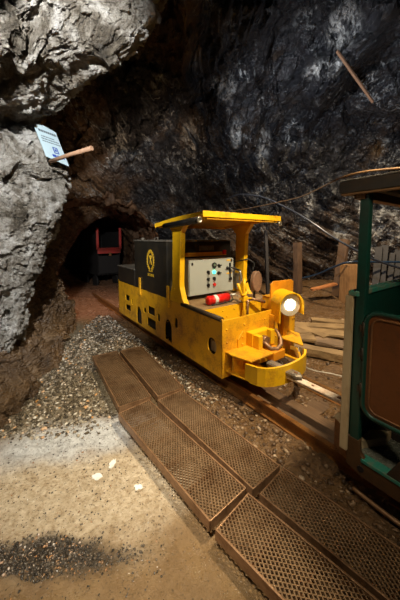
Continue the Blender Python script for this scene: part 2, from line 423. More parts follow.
# ------------------------------------------------------------------ rock shell
def rockdisp(P, big=1.0, R=None, st=(1, 1, 1)):
    Q = P if R is None else (P @ R.T)*np.array(st)
    w = np.stack([fbm(Q*1.1+5, 3), fbm(Q*1.1+25, 3), fbm(Q*1.1+45, 3)], 1)
    Qw = Q + .35*w
    return big*(.30*fbm(Q*.7, 3) + .16*facets(Qw*1.1) + .10*facets(Qw*2.7+7) + .055*facets(Qw*6.5+3) + .022*facets(Qw*15+11) + .09*ridged(Qw*2.2, 5, .6) + .02*fbm(Qw*22, 3, .7))
CAM = np.array([0, 0, H])
RUN_GLINTS = [(385, 215, 2.5, 5), (398, 232, 2, 4), (362, 204, 1.5, 4), (340, 228, 2, 3.5), (350, 250, 1.5, 2.5), (308, 205, 1, 3), (235, 137, 1.2, 3), (190, 142, 1.8, 3.5), (262, 150, 1.5, 4), (335, 40, 3, 3), (320, 78, 4, 1.5), (120, 150, 1.5, 3), (372, 240, 2, 4), (225, 95, 2, 2.5), (160, 90, 1.5, 2)]  # spots of painted highlight and white runs on the back wall
def shell_radius(az, el):
    """chamber as an uneven vault; az from +Y towards +X"""
    a = np.degrees(az)
    D0 = np.interp(a, [-140, -95, -60, -40, -28, -17, -8, 5, 18, 28, 38, 50, 65, 90, 140], [3.0, 2.9, 3.6, 5.8, 6.5, 6.5, 7.1, 7.9, 8.9, 9.3, 9.1, 8.4, 7.2, 6.0, 5.0])
    Zc = np.interp(a, [-140, -60, -30, -10, 15, 60, 140], [3.0, 3.0, 2.9, 3.5, 4.0, 4.0, 3.4])
    ce, se = np.cos(el), np.sin(el)
    up = np.where(se > 0, se/Zc, 0)
    r = 1/np.sqrt((ce/D0)**2 + up**2)
    return r
if True:
    azs = np.radians(np.concatenate([np.linspace(-120, -50, 60, endpoint=False), np.linspace(-50, 52, 640), np.linspace(52.3, 120, 60)]))
    els = np.radians(np.concatenate([np.linspace(-26, 46, 430, endpoint=False), np.linspace(46, 88, 130)]))
    A, E = np.meshgrid(azs, els, indexing='ij'); a = A.ravel(); e = E.ravel()
    d = np.stack([np.sin(a)*np.cos(e), np.cos(a)*np.cos(e), np.sin(e)], 1)
    r = shell_radius(a, e)
    base = CAM + d*r[:, None]
    R = rotm(.5, .75, .3)
    disp = .6*rockdisp(base, 1.0, R, (1, 1, 1.9))
    # dipping beds that break off in ledges
    bn = np.array([.55, .25, .80]); sx = base @ bn + .38*fbm(base*.5+4, 2) + .10*fbm(base*2.1+8, 3)
    def saw(t, k=.82):
        f_ = t-np.floor(t); return np.where(f_ < k, f_/k, 1-(f_-k)/(1-k))
    gate = smooth(-.25, .3, fbm(base*.6+12, 3)+.12)
    disp = disp + (.62*saw(sx*1.05)*gate + .24*saw(sx*2.9+.3)*smooth(-.3, .3, fbm(base*1.1+22, 3)) + .07*saw(sx*8.3))*smooth(-30, 0, np.degrees(a))
    # arch lip above the tunnel mouth
    mx = (np.degrees(a)+17.2)/11.8; mz = (base[:, 2]+.1)/2.25
    q = np.sqrt(mx**2 + np.maximum(mz, 0)**2)
    q = q + .07*fbm(base*1.6+3, 3)
    lip = np.exp(-np.maximum(q-1, 0)/.18)*.9
    rr = r - disp*np.clip(r/4, .4, 1.2) + lip*(q < 3)
    # shoulder of rock hanging over the mouth on its left
    P = CAM + d*rr[:, None]
    keep = q > 1.0
    low = np.degrees(e) < 47
    nu, nv = len(azs), len(els)
    lowm = (np.degrees(e) < 46.3) & keep; highm = np.degrees(e) >= 46.0-.2
    me = grid_mesh('wall_back', P, nu, nv, lowm, False, flip=True)
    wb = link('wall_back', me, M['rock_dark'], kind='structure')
    # brown rock left of and around the mouth, dark wet rock elsewhere
    azc = np.degrees(a) + 9*fbm(P*.9, 4); elc = np.degrees(e) + 9*fbm(P*1.3+9, 4)
    br = smooth(3, -5, azc+12+elc*.35)*smooth(34, 24, elc)
    br = np.maximum(br, .55*smooth(3, -3, elc-4)*smooth(-5, 5, azc))
    br = np.maximum(br, .8*smooth(30, 36, elc)*smooth(0, -6, azc-3)*smooth(-30, -20, azc))
    run_glint = np.zeros(len(P))
    for px_, py_, rx_, ry_ in RUN_GLINTS:
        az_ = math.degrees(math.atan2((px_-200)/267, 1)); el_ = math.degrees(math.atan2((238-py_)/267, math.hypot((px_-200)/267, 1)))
        run_glint = np.maximum(run_glint, 1-smooth(.4, 1.2, np.sqrt(((np.degrees(a)-az_)/rx_)**2+((np.degrees(e)-el_)/ry_)**2)))
    CW = (br, run_glint)
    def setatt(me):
        for nm, v_ in (('brown', br), ('white_run_glint', run_glint)):
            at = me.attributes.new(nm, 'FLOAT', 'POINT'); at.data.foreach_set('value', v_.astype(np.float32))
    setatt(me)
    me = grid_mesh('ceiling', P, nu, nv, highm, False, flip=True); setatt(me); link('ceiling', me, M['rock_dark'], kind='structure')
def tunnel():
    path = np.array([[-1.95, 5.6], [-2.45, 6.8], [-3.05, 8.2], [-3.8, 9.8], [-4.9, 11.2], [-6.4, 12.2]])
    n1, n2 = 200, 170
    t = np.linspace(0, 1, n1); k = t*(len(path)-1)
    px = np.interp(k, range(len(path)), path[:, 0]); py = np.interp(k, range(len(path)), path[:, 1])
    dx = np.gradient(px); dy = np.gradient(py); L = np.hypot(dx, dy); dx /= L; dy /= L
    th = np.linspace(-.25*PI, 1.25*PI, n2)
    rx = 1.30-.15*t; rz = 1.42
    PX = px[:, None] + dy[:, None]*np.cos(th)[None]*rx[:, None]; PY = py[:, None] - dx[:, None]*np.cos(th)[None]*rx[:, None]
    PZ = 1.05 + np.sin(th)[None]*rz + 0*PX
    P = np.stack([PX, PY, PZ], -1).reshape(-1, 3)
    C0 = np.repeat(np.stack([px, py, px*0+1.0], 1), n2, 0); nd = P-C0; nd /= np.linalg.norm(nd, axis=1)[:, None]
    P = P - nd*(.75*rockdisp(P, 1.0))[:, None]
    link('wall_tunnel', grid_mesh('wall_tunnel', P, n1, n2), M['rock_tunnel'], kind='structure')
    b = B(); b.box((-.1, -1.6, -.5), (.1, 1.6, 3)); o = b.obj('wall_tunnel_end', M['rock_tunnel'], kind='structure')
    o.location = (-6.2, 12.1, 0); o.rotation_euler = (0, 0, 2.5)
tunnel()
def pix(px, py, d):
    p = math.radians(4.4); z = (258.5-py)/267
    return np.array([(px-200)/267*d, (math.cos(p)+z*math.sin(p))*d, H+(-math.sin(p)+z*math.cos(p))*d])
def catmull(A, n, axis):
    A = np.moveaxis(A, axis, 0); k = len(A); t = np.linspace(0, k-1, n); i = np.minimum(t.astype(int), k-2); f = (t-i)[:, None, None]
    g = lambda j: A[np.clip(j, 0, k-1)]
    p0, p1, p2, p3 = g(i-1), g(i), g(i+1), g(i+2)
    o = .5*((2*p1)+(-p0+p2)*f+(2*p0-5*p1+4*p2-p3)*f*f+(-p0+3*p1-3*p2+p3)*f**3)
    return np.moveaxis(o, 0, axis)
def sheet(name, ctl, nu, nv, amp, mat, R=None, st=(1, 1, 1), flip=False, fq=1.8):
    A = catmull(np.array(ctl, float), nu, 0); A = catmull(A, nv, 1)
    du = np.gradient(A, axis=0); dv = np.gradient(A, axis=1); n = np.cross(du, dv); n /= (np.linalg.norm(n, axis=2)[..., None]+1e-9)
    if flip: n = -n
    P = A.reshape(-1, 3); n = n.reshape(-1, 3)
    P = P + n*(amp*rockdisp(P*fq, 1.0, R, st))[:, None]
    return link(name, grid_mesh(name, P, nu, nv, None, False, flip=flip), mat, kind='structure')
# pale outcrop on the left: overhanging shoulder above, buttress below (rows go up, columns run to its edge and round the back)
rows = [  # z-ish row given as (py, edge px, edge depth)
    (352, 2, 2.7), (346, 12, 2.72), (330, 21, 2.8), (308, 21, 2.85), (282, 29, 2.9), (252, 44, 2.95), (222, 60, 3.0), (200, 66, 3.0), (183, 67, 3.0), (165, 62, 2.95), (148, 51, 2.9),
    (134, 42, 2.86), (122, 36, 2.85), (113, 44, 2.7), (104, 62, 2.6), (94, 74, 2.55), (80, 84, 2.5), (66, 104, 2.45), (54, 119, 2.4), (30, 137, 2.35), (0, 152, 2.3), (-40, 176, 2.2), (-110, 220, 2.0), (-230, 290, 1.75)]
ctl = []
for k, (py, ex, ed) in enumerate(rows):
    r = []
    for fx, dd in ((-420, .95), (-260, 1.3), (-150, 1.65), (-90, 1.95), (-50, 2.15), (-22, 2.35)):
        pxl = fx*1.0 + (ex-30)*.6; dd = dd*(ed/2.9)
        if pxl < -260: dd = max(dd, .9)
        r.append(pix(pxl, py, dd))
    base_ = pix(ex-16, py, ed-.16); r.append(base_)
    r.append(pix(ex-2, py, ed)); r.append(pix(ex-3, py, ed+.25)); r.append(pix(ex-14, py, ed+.6)); r.append(pix(ex-50, py-8, ed+1.2))
    ctl.append(r)
first = [p.copy() for p in ctl[0]]
under = []
for j, p in enumerate(first):
    q = p.copy(); q[1] += .7; q[0] -= .25; q[2] += .12; under.append(q)
ctl.insert(0, under)
sheet('wall_left', ctl, 640, 500, .42, M['rock_light'], rotm(.3, .2, .4), (1, 1, 1.2), flip=True)
# brown foot of the left wall running back to the tunnel mouth
foot = [(-1.2, -.6), (-1.45, .6), (-1.66, 1.5), (-1.74, 2.1), (-1.80, 2.6), (-2.05, 3.6), (-2.28, 4.6), (-2.62, 5.05), (-3.3, 5.4), (-4.4, 5.9)]
ctl = []
for z in (-.3, 0, .4, .9, 1.4, 2.0, 2.7, 3.6):
    r = []
    for i, (x, y) in enumerate(foot):
        off = {-.3: .15, 0: .05, .4: -.12, .9: -.25, 1.4: -.32, 2.0: -.3, 2.7: -.2, 3.6: .1}[z]
        if i >= 6: off = off*.45
        r.append((x+off, y, z))
    ctl.append(r)
sheet('wall_left_foot', ctl, 330, 520, .55, M['rock_brown'], None, (1, 1, 1), flip=False)
# ------------------------------------------------------------------ rails (drawn in the track frame: x = along, y = across, z = up)
def tthing(name, label, cat, u, v, z=0, group=None):
    t = thing(name, label, cat, tw(u, v, z), TROT, group); t['_o'] = (u, v, z); return t
def P_(b, name, mat, t):
    r = t
    while r.parent is not None: r = r.parent
    return b.obj(name, mat, t, tuple(r['_o']))
def rail_prof(y, z0=.0):
    return [(0, y-.045, z0), (0, y+.045, z0), (0, y+.045, z0+.012), (0, y+.010, z0+.024), (0, y+.009, z0+.072), (0, y+.024, z0+.08), (0, y+.024, z0+.1), (0, y-.024, z0+.1), (0, y-.024, z0+.08), (0, y-.009, z0+.072), (0, y-.010, z0+.024), (0, y-.045, z0+.012)]
for v, lab in ((.165, 'rusty track rail on the side nearer the metal walkway'), (.866, 'rusty track rail farther from the walkway, behind the drawbar')):
    t = tthing('rail', lab, 'rail', 0, v, 0, 'rails of the mine track')
    b = B(); b.prism([(-5.6, p[1], p[2]) for p in rail_prof(v)], (8.4, 0, 0)); P_(b, 'rail_web', M['rail'], t)
    b = B(); b.box((-5.6, v-.022, .1), (2.8, v+.022, .103)); P_(b, 'rail_head', M['railtop'], t)
rr_ = random.Random(3)
for i, u in enumerate((.12, .62, 1.08)):
    w_ = ('under the yellow buffer plate', 'midway between engine and carriage', 'nearest the green carriage')[i]
    t = tthing('sleeper', 'old timber sleeper across the track, '+w_, 'sleeper', u, .5, -.03, 'sleepers')
    b = B(); b.box((u-.09, .10, -.08), (u+.09, 1.2, .0), .01); o = P_(b, 'sleeper_beam', M['wood_mud'], t)
t = tthing('track_plank', 'muddy plank lying lengthwise between the rails beside the nearer rail', 'plank', .6, .38, 0)
b = B(); b.box((-.2, .26, .0), (1.9, .50, .042), .006); P_(b, 'plank_board', M['wood_mud'], t)
# ------------------------------------------------------------------ locomotive
LG = tthing('mine_locomotive', 'yellow electric mine locomotive with dark battery hood and canopy roof standing on the track', 'locomotive', -1.5, .58, 0)
def side_shape(px0, y0):  pass
def rect(x0, x1, z0, z1): return [(x0, z0), (x1, z0), (x1, z1), (x0, z1)]
def rrect(x0, x1, z0, z1, r, n=4):
    o = []
    for cx, cz, a0 in ((x1-r, z0+r, -90), (x1-r, z1-r, 0), (x0+r, z1-r, 90), (x0+r, z0+r, 180)):
        for k in range(n+1):
            a = math.radians(a0+90*k/n); o.append((cx+r*math.cos(a), cz+r*math.sin(a)))
    return o
def archh(x0, x1, z0, z1, n=8):
    r = (x1-x0)/2; cx = (x0+x1)/2
    return [(x0, z0), (x1, z0)]+[(cx+r*math.cos(PI*k/n), z1-r*1.4+r*1.4*math.sin(PI*k/n)) for k in range(n+1)]
def oval(cx, cz, rx, rz, n=24): return [(cx+rx*math.cos(2*PI*k/n), cz+rz*math.sin(2*PI*k/n)) for k in range(n)]
holes = [rrect(-2.66, -2.47, .50, .60, .02), rrect(-2.66, -2.42, .33, .43, .02), rrect(-2.38, -2.32, .47, .57, .02), archh(-2.16, -1.96, .22, .50),
         rrect(-1.88, -1.78, .45, .53, .02), rrect(-1.72, -1.49, .47, .59, .02), rrect(-1.75, -1.46, .27, .41, .02), rrect(-1.41, -1.33, .43, .54, .02),
         archh(-1.19, -1.0, .24, .53), rrect(-.93, -.85, .47, .60, .03), oval(-.165, .485, .075, .088)]
def side_plate(y, flip, name):
    me = plate_with_holes(rect(-3.0, 0, .2, .8), holes, .014)
    me.transform(Matrix.Translation((0, y, 0)) @ Matrix.Rotation(PI/2, 4, 'X'))
    b = B(); b.bm.from_mesh(me); bpy.data.meshes.remove(me)
    for u in (-2.98, -2.2, -1.1, -.72, -.03):
        for z in (.26, .5, .73): b.cyl((u, y-(.012 if not flip else -.012), z), (u, y, z), .008, n=8)
    return P_(b, name, M['yellow'], LG)
side_plate(.007, False, 'side_plate'); side_plate(1.173, True, 'side_plate')
b = B(); b.box((-2.98, .10, .22), (-.42, 1.08, .78)); P_(b, 'inner_chassis', M['dark'], LG)
b = B(); b.box((-.25, .05, .40), (-.10, .06, .52), .003); P_(b, 'hole_backing', M['cream'], LG)
b = B(); b.box((-3.02, 0, .2), (-2.985, 1.18, .82), .004); P_(b, 'rear_plate', M['yellow'], LG)
for u in (-1.98, -1.07):   # hood clamps
    b = B(); b.box((u-.035, -.018, .70), (u+.02, 0, .98), .004); b.cyl((u-.01, -.02, .9), (u-.01, 0, .9), .012); b.cyl((u-.01, -.02, .76), (u-.01, 0, .76), .012); P_(b, 'hood_clamp', M['yellow'], LG)
# front
b = B(); b.box((-.016, 0, .2), (0, 1.18, .785), .003)
for v in (.055, .30, .62, 1.13):
    for z in ((.33, .45, .56, .69) if v in (.055,) else (.62, .70)):
        b.ball((.002, v, z), .013, (.6, 1, 1), 1)
for v in (.30, .335): b.cyl((0, v+.25, .70), (.004, v+.25, .70), .012, n=10)
P_(b, 'front_plate', M['yellow'], LG)
b = B(); b.box((-3.0, .02, .785), (-.385, 1.16, .805), .003); b.box((-.39, .02, .55), (-.02, 1.16, .565)); P_(b, 'deck', M['deck'], LG)
b = B(); b.box((-.39, .02, .56), (-.378, 1.15, .80), .002)
for v in (.15, .33, .51, .69, .87): b.ball((-.374, v, .75), .011, (.5, 1, 1), 1); b.ball((-.374, v+.06, .68), .009, (.5, 1, 1), 1)
P_(b, 'step_riser', M['yellow_bright'], LG)
b = B(); b.cyl((-.76, .012, .80), (-.02, .012, .795), .026, n=16); P_(b, 'edge_tube', M['dark'], LG)
b = B(); b.box((-.03, .98, .70), (-.34, 1.16, .86), .01); P_(b, 'side_locker', M['yellow'], LG)
# battery hood
b = B(); b.box((-2.21, .0, .805), (-1.12, 1.12, 1.55), .012); hd = P_(b, 'battery_hood', M['hood'], LG)
b = B(); b.box((-2.23, -.012, 1.55), (-1.10, 1.13, 1.572), .005); b.ball((-2.0, .06, 1.585), .03, (1, 1, .8)); b.tube([(-1.5, .02, 1.57), (-1.5, .02, 1.60), (-1.4, .02, 1.60), (-1.4, .02, 1.57)], .008); x = P_(b, 'hood_lid', M['hood_edge'], LG)
b = B(); b.box((-3.02, .0, .805), (-2.215, 1.12, 1.075), .01); P_(b, 'rear_hood', M['hood'], LG)
b = B(); b.box((-3.03, -.01, 1.076), (-2.22, 1.13, 1.092), .004); P_(b, 'rear_hood_lid', M['hood_edge'], LG)
b = B(); b.box((-1.118, .52, 1.42), (-1.11, .78, 1.49)); P_(b, 'bulkhead_plate', M['hood_edge'], LG)
# gold emblem: laurel wreath round a staff, two rows of marks beneath
b = B()
cx, cz = -1.60, 1.275
for s in (-1, 1):
    pts = []
    for k in range(11):
        a = math.radians(-80+155*k/10); px_, pz_ = cx+s*.105*math.cos(a), cz+.13*math.sin(a)
        pts.append((px_, -.004, pz_))
        for q in (-1, 1):
            aa = a+q*.5
            t = Vector((s*-math.sin(a)*.7+q*.5*s*math.cos(a), 0, math.cos(a)*.7+q*.5*math.sin(a))).normalized()
            c = Vector((px_, -.003, pz_)); n_ = Vector((t.z, 0, -t.x))
            b.prism([c, c+t*.022+n_*.012, c+t*.045, c+t*.022-n_*.012], (0, -.003, 0))
    b.tube(pts, .005, 6)
for s in (-1, 1): b.tube([(cx+s*.04, -.004, cz-.06), (cx-s*.035, -.004, cz+.07)], .007, 6)
b.box((cx-.015, -.006, cz+.05), (cx+.015, 0, cz+.075)); b.box((cx-.06, -.006, cz-.165), (cx+.06, 0, cz-.150))
tm = text_mesh('AC.MFR', .062, .001, .001)
tm.transform(Matrix.Translation((cx, -.002, cz-.215)) @ Matrix.Rotation(PI/2, 4, 'X'))
b.bm.from_mesh(tm); bpy.data.meshes.remove(tm)
e = P_(b, 'emblem', M['gold'], hd); e['label'] = 'gold laurel wreath emblem'
e.location = (0, 0, 0); 
# posts, gussets, roof
for v0, v1, nm in ((.0, .07, 'canopy_post'), (1.08, 1.15, 'canopy_post')):
    b = B(); prof = [(-1.04, .80), (-.68, .80), (-.74, .87), (-.795, 1.0), (-.80, 1.06), (-.77, 1.66), (-.66, 1.80), (-1.08, 1.765), (-.965, 1.66), (-.975, 1.06), (-.985, 1.0), (-1.03, .9)]
    b.prism([(p[0], v0, p[1]) for p in prof], (0, v1-v0, 0), bev=.004)
    if v0 < .5:
        for z in (.86, .96): b.cyl((-.92, -.008, z), (-.92, .0, z), .013, n=10)
    P_(b, nm, M['yellow_bright'], LG)
def roofz(u): return 1.775+(u+1.36)/1.07*.078
b = B(); n = 14; top_, bot = [], []
for i in range(n+1):
    u = -1.38+1.10*i/n; zz = roofz(u)+.014*math.sin(PI*i/n); top_.append((u, -.03, zz+.02)); bot.append((u, -.03, zz))
b.prism(bot+top_[::-1], (0, 1.25, 0)); P_(b, 'roof', M['yellow_bright'], LG)
b = B(); b.box((-.295, -.035, roofz(-.28)-.035), (-.275, 1.225, roofz(-.28)+.028), .004); b.box((-1.385, -.035, roofz(-1.38)-.035), (-1.367, 1.225, roofz(-1.38)+.022), .004)
for v in (-.033, 1.215): b.prism([(-1.38, v, roofz(-1.38)-.03), (-.28, v, roofz(-.28)-.012), (-.28, v, roofz(-.28)+.02), (-1.38, v, roofz(-1.38)+.02)], (0, .012, 0))
P_(b, 'roof_rim', M['yellow_bright'], LG)
b = B(); b.box((-.33, .03, roofz(-.3)-.055), (-.29, 1.17, roofz(-.3)-.01), .004); P_(b, 'roof_beam', M['yellow'], LG)
b = B(); b.cyl((-1.02, -.075, 1.745), (-.30, -.075, 1.785), .036, n=16); x = P_(b, 'rolled_blind', M['black'], LG)
for v in (-.055, 1.235):
    b = B(); b.tube([(-.28, v-.02+.026*math.cos(a), 1.785+.026*math.sin(a)) for a in [2*PI*k/16 for k in range(16)]], .008, 8, True)
    if v < 0: b.cyl((-.30, v-.02, 1.785), (-.29, v-.02, 1.785), .026, n=16)
    P_(b, 'end_ring', M['chrome'], LG)
b = B()
for v in (.28, .36, .44): b.cyl((-.42, v, 1.87), (-.42, v, 1.905), .03, .022, n=12)
b.box((-.45, .22, 1.86), (-.38, .50, 1.878), .004); P_(b, 'roof_lamp_bracket', M['chrome'], LG)
b = B(); b.box((-1.09, .12, 1.345), (-1.06, .98, 1.40), .004); P_(b, 'cross_bar', M['orange'], LG)
b = B(); b.box((-1.06, .90, 1.36), (-1.03, .955, 1.425), .006); P_(b, 'warning_block', M['red'], LG)
# control cabinet
b = B(); b.box((-1.05, .14, .865), (-.815, .885, 1.325), .008); cb = P_(b, 'control_cabinet', M['grey_box'], LG)
b = B(); b.box((-.815, .145, .87), (-.80, .88, 1.322), .005); cd = P_(b, 'cabinet_door', M['grey_box'], cb)
def on(name, mat, b): 
    o = b.obj(name, mat, cb, tuple(LG['_o'])); return o
for v, z in ((.185, 1.275), (.84, 1.29)):
    b = B(); b.box((-.80, v-.012, z-.018), (-.79, v+.012, z+.018), .003); on('door_latch', M['black'], b)
for v, z in ((.435, 1.155), (.435, 1.065), (.435, .985), (.535, 1.065)):
    b = B(); b.cyl((-.80, v, z), (-.785, v, z), .022, n=16); b.box((-.785, v-.008, z-.03), (-.77, v+.008, z+.022), .003, ); on('rotary_switch', M['black'], b)
for v, z in ((.61, 1.235), (.61, 1.135)):
    b = B(); b.cyl((-.80, v, z), (-.785, v, z), .02, n=16); b.box((-.785, v-.012, z-.008), (-.77, v+.035, z+.01), .003); on('rotary_switch', M['black'], b)
b = B(); b.cyl((-.80, .535, 1.24), (-.785, .535, 1.24), .037, n=24); on('gauge', M['black'], b)
b = B(); b.cyl((-.785, .535, 1.245), (-.783, .535, 1.245), .018, n=16); on('gauge_face', M['teal'], b)
b = B(); b.cyl((-.80, .535, 1.15), (-.785, .535, 1.15), .024, .02, n=20); on('indicator_lamp', M['green_led'], b)
b = B(); b.cyl((-.80, .535, .985), (-.775, .535, .985), .02, n=20); on('stop_button', M['red'], b)
for z in (1.297, 1.115):
    b = B(); b.box((-.80, .755, z-.009), (-.797, .85, z+.009)); on('lever_label', M['yellow_bright'], b)
b = B(); b.box((-.80, .80, 1.04), (-.785, .825, 1.26), .004); b.box((-.79, .79, 1.02), (-.77, .835, 1.06), .006); b.tube([(-.785, .76, 1.195), (-.76, .81, 1.195), (-.75, .87, 1.175), (-.73, .95, 1.15)], .011, 8); b.ball((-.78, .755, 1.195), .02)
on('control_lever', M['black'], b)
b = B(); b.tube([(-.95, .90, 1.12), (-.9, .98, 1.16), (-.82, 1.03, 1.13), (-.8, 1.04, 1.0), (-.85, 1.0, .86)], .02, 8); b.box((-.87, .95, .88), (-.80, 1.0, 1.1), .006); P_(b, 'conduit', M['chrome'], LG)
b = B(); b.tube([(-.9, .97, 1.25), (-.75, 1.12, 1.30), (-.7, 1.2, 1.24), (-.72, 1.18, 1.1), (-.8, 1.1, .9)], .009, 6); P_(b, 'cable_loop', M['black'], LG)
# brake lever
b = B(); b.tube([(-.30, .60, .58), (-.31, .61, .80), (-.33, .625, 1.0), (-.34, .64, 1.11)], [.016, .018, .017, .02], 10)
b.tube([(-.33, .52, 1.06), (-.32, .545, .98), (-.31, .565, .92), (-.31, .62, .915), (-.32, .665, .95)], .017, 8); b.box((-.34, .58, .84), (-.29, .66, .90), .008); b.cyl((-.34, .56, .87), (-.28, .70, .87), .012)
P_(b, 'brake_lever', M['yellow_bright'], LG)
b = B(); b.tube([(-.34, .70, .86), (-.30, .82, .83), (-.26, .92, .80)], .02, 8); b.tube([(-.29, .645, .6), (-.29, .65, .86)], .014, 8); P_(b, 'brake_linkage', M['rust_light'], LG)
# driver's seat back
b = B(); b.prism([(-.42+.05*0, .90+.085*math.cos(a), 1.05+.13*math.sin(a)*(1 if math.sin(a) > 0 else 1.1)) for a in [2*PI*k/20 for k in range(20)]], (.06, 0, 0), bev=.008); st = P_(b, 'seat_back', M['seatbrown'], LG)
b = B(); b.tube([(-.42, .9, .95), (-.42, .9, .8)], .015, 8); P_(b, 'seat_stem', M['dark'], LG)
# headlamp with hood, plate and legs
R0 = .145; vc, zc = 0.0, 0.0; n = 20
ML = Matrix.Translation((.10, .85, .868)) @ Matrix.Rotation(math.radians(-24), 4, 'Z')
outer = [(-R0, -.19)]+[(-R0*math.cos(PI*k/n), R0*math.sin(PI*k/n)) for k in range(n+1)]+[(R0, -.10)]
Ri = R0-.010
inner = [(Ri, -.10)]+[(Ri*math.cos(PI*k/n), Ri*math.sin(PI*k/n)) for k in range(n+1)]+[(-Ri, -.19)]
b = B(); b.prism([(-.10, p[0], p[1]) for p in outer+inner], (.24, 0, 0)); b.box((-.10, -Ri, -.14), (-.09, Ri, .10)); b.box((-.10, -R0, -.19), (.02, -R0+.01, -.13))
bmesh.ops.transform(b.bm, matrix=ML, verts=b.bm.verts); hl = P_(b, 'headlamp_hood', M['yellow_bright'], LG)
b = B(); b.cyl((-.04, 0, 0), (.095, 0, 0), .08, .125, n=28)
bmesh.ops.transform(b.bm, matrix=ML, verts=b.bm.verts); lb = P_(b, 'lamp_bowl', M['lensrim'], hl)
b = B(); b.cyl((.09, 0, 0), (.102, 0, 0), .047, .045, n=28)
for k in range(10):
    a = 2*PI*k/10; b.cyl((.09, .049*math.cos(a), .049*math.sin(a)), (.102, .049*math.cos(a), .049*math.sin(a)), .014, n=10)
bmesh.ops.transform(b.bm, matrix=ML, verts=b.bm.verts); P_(b, 'lamp_lens', M['lens'], hl)
b = B(); b.prism([(-.045, .745, .785), (-.045, 1.16, .785), (-.045, 1.17, 1.07), (-.045, 1.13, 1.095), (-.045, .79, 1.10), (-.045, .755, 1.07)], (.02, 0, 0), bev=.003); P_(b, 'backing_plate', M['orange'], LG)
for v in (.73, .90):
    b = B(); b.box((.0, v-.035, .30), (.07, v+.035, .74), .005); b.ball((.072, v, .5), .012, (.5, 1, 1), 1); P_(b, 'lamp_leg', M['yellow'], LG)
# buffer brackets, coupler and buffer plate
for (va, vb) in ((.04, .42), (.80, 1.10)):
    for z in (.455, .27):
        b = B()
        if va < .5: pts = [(0, va, z), (0, vb, z), (.30, vb-.02, z), (.30, va+.05, z), (.10, va, z)]
        else: pts = [(0, va, z), (0, vb, z), (.12, vb, z), (.36, va+.02, z)]
        b.prism(pts, (0, 0, .016), bev=.003); P_(b, 'bracket_shelf', M['yellow'], LG)
    b = B(); b.box((0, va, .27), (.016, vb, .46), .003); b.box((.09, va+.01, .28), (.10, va+.16, .46), .002); P_(b, 'bracket_web', M['yellow'], LG)
b = B(); b.box((.0, .33, .46), (.09, .62, .615), .006); b.box((.09, .34, .47), (.17, .40, .605), .006); b.box((.09, .55, .47), (.15, .61, .625), .006); P_(b, 'coupler_block', M['yellow_bright'], LG)
b = B(); b.box((.10, .44, .36), (.28, .62, .45), .01); P_(b, 'coupler_pocket', M['orange'], LG)
b = B(); b.tube([(.10, .45, .52), (.16, .46, .50), (.21, .48, .46), (.24, .54, .455), (.24, .60, .49), (.21, .635, .53), (.17, .64, .58), (.13, .64, .62)], [.022, .024, .025, .024, .022, .02, .017, .014], 12); b.cyl((.09, .49, .525), (.15, .49, .525), .045, n=18); P_(b, 'coupling_hook', M['rust_light'], LG)
b = B(); b.prism([(.0, .20, .44), (.0, .32, .44), (.0, .32, .60), (.0, .27, .64), (.0, .20, .56)], (.016, 0, 0), bev=.003)
for z in (.5, .58): b.ball((.02, .26, z), .014, (.6, 1, 1), 1)
P_(b, 'gusset_plate', M['yellow'], LG)
path = [(.27, .055), (.34, .055), (.40, .07), (.45, .11), (.49, .18), (.515, .27), (.525, .38), (.52, .48), (.505, .58), (.48, .66), (.44, .73), (.40, .76)]
b = B(); b.ribbon(path, [.31]+[.295]*10+[.32], [.45]+[.462]*9+[.475, .46], .022); P_(b, 'buffer_plate', M['yellow_bright'], LG)
# wheels and frames
for u in (-2.3, -.72):
    for v in (.165, .866):
        s = -1 if v < .5 else 1
        b = B(); b.cyl((u, v-.035, .30), (u, v+.035, .30), .20, n=32); b.cyl((u, v-s*.045-.008, .30), (u, v-s*.045+.008, .30), .225, n=32); b.cyl((u, v+s*.03, .3), (u, v+s*.07, .3), .06, n=18); P_(b, 'wheel', M['dark'], LG)
    b = B(); b.cyl((u, .14, .30), (u, .90, .30), .04); P_(b, 'axle', M['dark'], LG)
# ------------------------------------------------------------------ extinguisher lying on the deck
ft = tthing('fire_extinguisher', 'red fire extinguisher lying on the locomotive deck below the grey cabinet', 'fire extinguisher', -.55, .32, .807)
FT = ft
zc = .862; r_ = .054
b = B(); b.cyl((-.545, .14, zc), (-.56, .45, zc), r_, n=28); b.ball((-.545, .14, zc), r_, (1, .45, 1), 3); b.ball((-.56, .45, zc), r_, (1, .6, 1), 3); P_(b, 'cylinder', M['red'], ft)
b = B(); b.cyl((-.5485, .215, zc), (-.551, .265, zc), r_+.0012, n=28, cap=False); P_(b, 'label_band', M['white'], ft)
b = B(); b.cyl((-.561, .47, zc), (-.563, .51, zc), .018, n=14); b.box((-.59, .50, zc-.012), (-.54, .53, zc+.02), .004); P_(b, 'valve', M['chrome'], ft)
b = B(); b.tube([(-.56, .52, zc+.01), (-.54, .58, zc+.02), (-.52, .60, zc)], .008, 8); b.box((-.57, .52, zc+.015), (-.555, .60, zc+.03), .003); P_(b, 'handle', M['white'], ft)
b = B(); b.tube([(-.54, .52, zc-.01), (-.49, .48, zc-.03), (-.485, .3, zc-.044), (-.49, .15, zc-.044)], .008, 8); P_(b, 'hose', M['black'], ft)
FT.location = tw(-.52, .40, .807)
